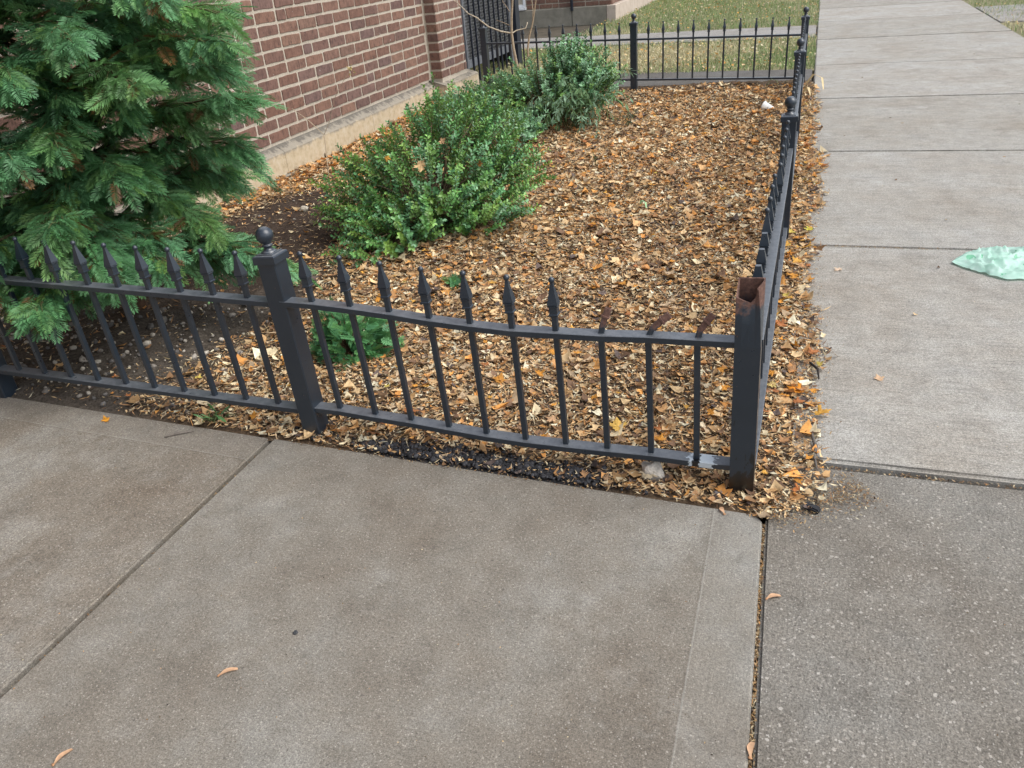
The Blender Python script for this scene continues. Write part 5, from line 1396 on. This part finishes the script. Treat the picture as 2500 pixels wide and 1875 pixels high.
seed_obj(1566 * kx, 1112 * kx, 1.9, 'small winged seed at the top edge of the driveway slab below the corner post', 0.001, 0.026)
# sticks
def stick(pts, radii, col, label, name='stick'):
    b = Bag(); tube(b, pts, radii, col, 7); o = link(name, b.mesh(name, M['bark'], True)); tag(o, label, 'stick')
s0, s1_ = sight(355 * kx, 944 * kx, 0.004), sight(418 * kx, 931 * kx, 0.004)
stick([s0, s0.lerp(s1_, 0.4) + Vector((0, 0.004, 0.001)), s1_], [0.002, 0.004, 0.0025], (0.16, 0.14, 0.12), 'grey twig lying on the left driveway slab near its border')
s0, s1_ = sight(1985, 1045, 0.010), sight(1996, 1150, 0.010)
stick([s0, s0.lerp(s1_, 0.22) + Vector((-0.004, 0, 0.002)), s0.lerp(s1_, 0.45) + Vector((0.002, 0, 0)), s0.lerp(s1_, 0.7) + Vector((-0.004, 0, -0.001)), s1_], [0.0010, 0.0032, 0.0050, 0.0040, 0.001], (0.13, 0.115, 0.10), 'grey piece of bark in the litter at the sidewalk corner')
s0, s1_ = sight(1978, 885, 0.014), sight(1999, 925, 0.014)
stick([s0, s0.lerp(s1_, 0.5) + Vector((0.008, 0, 0.006)), s1_], [0.003, 0.0035, 0.002], (0.035, 0.03, 0.028), 'short black root curling onto the sidewalk edge')
s0, s1_ = sight(1958, 430, 0.012), sight(2005, 450, 0.008)
stick([s0, s0.lerp(s1_, 0.5), s1_], [0.003, 0.003, 0.002], (0.10, 0.08, 0.065), 'thin brown twig on the sidewalk edge beside the second fence section')

# stone, rubber scrap, foam cup, plastic bag
def pebble(name, p, s, col, label, cat, mat, seed, sub=3):
    bm = bmesh.new(); bmesh.ops.create_icosphere(bm, subdivisions=sub, radius=1.0)
    for v in bm.verts:
        n_ = mnoise.noise(v.co * 1.3 + Vector((seed, 0, 0))) * 0.38 + mnoise.noise(v.co * 3.4 + Vector((0, seed, 0))) * 0.14
        v.co *= 1 + n_; v.co.x *= s[0]; v.co.y *= s[1]; v.co.z *= s[2]
    me = bm_mesh(bm, smooth=False); a = me.color_attributes.new('Col', 'FLOAT_COLOR', 'POINT')
    for d_ in a.data: d_.color = (*col, 1)
    tag(link(name, me, None, mat, Matrix.Translation(p)), label, cat)
pebble('stone', sight(1594, 1150, 0.016), (0.027, 0.020, 0.026), (0.50, 0.46, 0.40), 'fist-sized pale grey stone under the bottom rail near the broken post', 'stone', M['stone'], 3)
pebble('stone', sight(652 + 90, 510, 0.01), (0.024, 0.018, 0.014), (0.46, 0.42, 0.34), 'pale rounded stone on the bare soil between yew and near boxwood', 'stone', M['stone'], 8)
pebble('stone', sight(1752, 1208, 0.004), (0.013, 0.012, 0.010), (0.14, 0.13, 0.13), 'small dark round stone at the foot of the broken post', 'stone', M['stone'], 12)
pebble('asphalt_crumb', sight(638 * kx, 1366 * kx, 0.002), (0.0042, 0.0052, 0.0035), (0.06, 0.062, 0.066), 'tiny dark crumb alone on the middle driveway slab', 'crumb', M['stone'], 5, 2)
rubm = box_mesh(-0.017, 0.017, -0.009, 0.009, 0.0, 0.013, 0.003, 2)
tag(link('rubber_scrap', rubm, None, M['rubber'], Matrix.Translation(sight(1752 * kx, 1102 * kx, -0.005)) @ Matrix.Rotation(-0.35, 4, 'Z') @ Matrix.Rotation(0.15, 4, 'Y')), 'small black rubber block lying on the apron by the slab corner', 'scrap')
cupm = lathe_mesh([(0.0, 0.002), (0.021, 0.0), (0.031, 0.062), (0.034, 0.064), (0.034, 0.068), (0.0295, 0.068), (0.0195, 0.004), (0.0, 0.004)], 24)
tag(link('foam_cup', cupm, None, M['foam'], Matrix.Translation(Vector((-0.150, 4.14, 0.030))) @ Matrix.Rotation(math.radians(160), 4, 'Z') @ Matrix.Rotation(math.radians(70), 4, 'Y')), 'white foam cup lying in the litter near the far side fence post', 'cup')

def make_bag():
    mt, nt, b = new_mat('mint_plastic_film')
    v = pos_node(nt); n1 = noise_n(nt, v, 26, 3, 0.6)
    c = ramp(nt, n1, [(0.3, (0.50, 0.80, 0.66)), (0.55, (0.60, 0.87, 0.75)), (0.75, (0.72, 0.92, 0.84))])
    pr = noise_n(nt, pos_node(nt, scale=(1.0, 0.5, 1), loc=(2.3, 1.1, 0)), 38, 2, 0.5)
    c = mix(nt, ramp(nt, pr, [(0.655, g3(0)), (0.69, g3(0.8))]), c, (0.16, 0.62, 0.34))
    nt.links.new(c, b.inputs['Base Color']); b.inputs['Roughness'].default_value = 0.38
    tr = nt.nodes.new('ShaderNodeBsdfTranslucent'); nt.links.new(c, tr.inputs['Color'])
    ms = nt.nodes.new('ShaderNodeMixShader'); ms.inputs[0].default_value = 0.4
    nt.links.new(b.outputs[0], ms.inputs[1]); nt.links.new(tr.outputs[0], ms.inputs[2]); nt.links.new(ms.outputs[0], nt.nodes['Material Output'].inputs['Surface'])
    nu, nv = 96, 72
    A, B_, C_, D_ = np.array((0.585, 1.470)), np.array((0.765, 1.700)), np.array((1.10, 1.50)), np.array((0.84, 1.150))
    V = []
    def ridge_n(x, y, z): return 1 - 2 * abs(mnoise.noise(Vector((x, y, z))))
    for j in range(nv + 1):
        for i in range(nu + 1):
            u, w = i / nu, j / nv
            bk = (1 - u) ** 2 * A + 2 * u * (1 - u) * (B_ * 1.5 - 0.25 * A - 0.25 * C_) + u ** 2 * C_
            ft = (1 - u) ** 2 * A + 2 * u * (1 - u) * D_ + u ** 2 * C_
            p = bk * w + ft * (1 - w)
            ed = 0.026 * mnoise.noise(Vector((u * 9 + (3 if w > 0.5 else 0), 0.7, 1.1))) + 0.010 * mnoise.noise(Vector((u * 27, 2.7 + (4 if w > 0.5 else 0), 0.1)))
            p = p + np.array((0.3, 1.0)) * ed * abs(2 * w - 1) * min(1, u * 6)
            x, y = p[0], p[1]
            e = min(1, 4 * w * (1 - w) * 1.5) * min(1, u * 5) * min(1, (1 - u) * 4)
            # long pulled folds running from the tip, crossed by small crumples
            r1 = ridge_n(x * 4 + y * 13, x * 7 - y * 5, 0.3); r2 = ridge_n(x * 22 + y * 9, x * 8 - y * 25, 2.3); r3 = ridge_n(x * 60 - y * 30, y * 55 + x * 12, 5.0)
            r1 = max(0, r1) ** 3; r2 = max(0, r2) ** 2; r3 = max(0, r3) ** 2
            h = 0.0075 + e * (0.017 * r1 + 0.010 * r2 + 0.0045 * r3 + 0.003) + 0.003 * r2 * (1 - e)
            V.append((x + 0.006 * r2 * e, y + 0.006 * r3 * e, max(h, 0.008)))
    F = [(j * (nu + 1) + i, j * (nu + 1) + i + 1, (j + 1) * (nu + 1) + i + 1, (j + 1) * (nu + 1) + i) for j in range(nv) for i in range(nu)]
    tag(link('plastic_bag', np_mesh('plastic_bag', V, F, None, True, mt)), 'crumpled mint green plastic bag lying on the sidewalk', 'bag')
make_bag()

# strap leaves: green shoot in the bed, dry yellow straps by the far post
def strap(name, paths, col, label, w=0.006):
    b = Bag()
    for pts in paths:
        pts = np.array([tuple(p) for p in pts]); n = 10; t = np.linspace(0, 1, n); 
        Q = np.stack([np.interp(t, np.linspace(0, 1, len(pts)), pts[:, k]) for k in range(3)], 1)
        d = np.gradient(Q, axis=0); d /= np.linalg.norm(d, axis=1, keepdims=True); s = np.cross(d, [0.2, 0.3, 0.9]); s /= np.linalg.norm(s, axis=1, keepdims=True)
        ww = (w * (0.35 + np.sin(PI * np.clip(t * 0.85 + 0.12, 0, 1))) / 1.35)[:, None]
        up = np.array([0, 0, 0.15]) * ww
        V = np.concatenate([Q - s * ww / 2 + up, Q, Q + s * ww / 2 + up]); F = []
        for i in range(n - 1): F += [(i, i + 1, n + i + 1), (i, n + i + 1, n + i), (n + i, n + i + 1, 2 * n + i + 1), (n + i, 2 * n + i + 1, 2 * n + i)]
        b.add(V, np.array(F), np.tile(col, (len(V), 1)))
    tag(link(name, b.mesh(name, M['softleaf'], True)), label, 'leaf blade')
g0 = sight(1556, 518, 0.0); V3 = Vector
strap('grass_blade', [[g0, g0 + V3((0.02, 0.0, 0.055)), g0 + V3((0.045, -0.04, 0.055)), g0 + V3((0.06, -0.085, 0.015))]], (0.34, 0.58, 0.30), 'arching pale green blade growing in the middle of the bed', 0.010)
strap('grass_blade', [[g0 + V3((0.0, 0.03, 0)), g0 + V3((0.03, 0.04, 0.03)), g0 + V3((0.07, 0.01, 0.012))]], (0.36, 0.34, 0.08), 'short yellow-olive blade behind the pale green one', 0.008)
g1 = Vector((0.035, 5.13, 0.02))
strap('dry_strap_leaf', [[g1, g1 + V3((0.05, -0.02, 0.075)), g1 + V3((0.11, -0.10, 0.06)), g1 + V3((0.125, -0.22, 0.0))]], (0.66, 0.52, 0.28), 'long dry straw-coloured strap leaf arching onto the sidewalk by the far corner post', 0.020)
strap('dry_strap_leaf', [[g1 + V3((-0.01, -0.35, 0)), g1 + V3((0.02, -0.38, 0.05)), g1 + V3((0.04, -0.50, 0.01))]], (0.66, 0.52, 0.28), 'short dry straw-coloured strap leaf just before the longer one', 0.020)
g2 = Vector((-0.26, 5.10, 0.0))
strap('grass_blade', [[g2, g2 + V3((0.05, 0.02, 0.07)), g2 + V3((0.09, 0.0, 0.06)), g2 + V3((0.11, -0.02, 0.02))]], (0.20, 0.32, 0.14), 'green arching blade in front of the rear fence near the corner', 0.014)
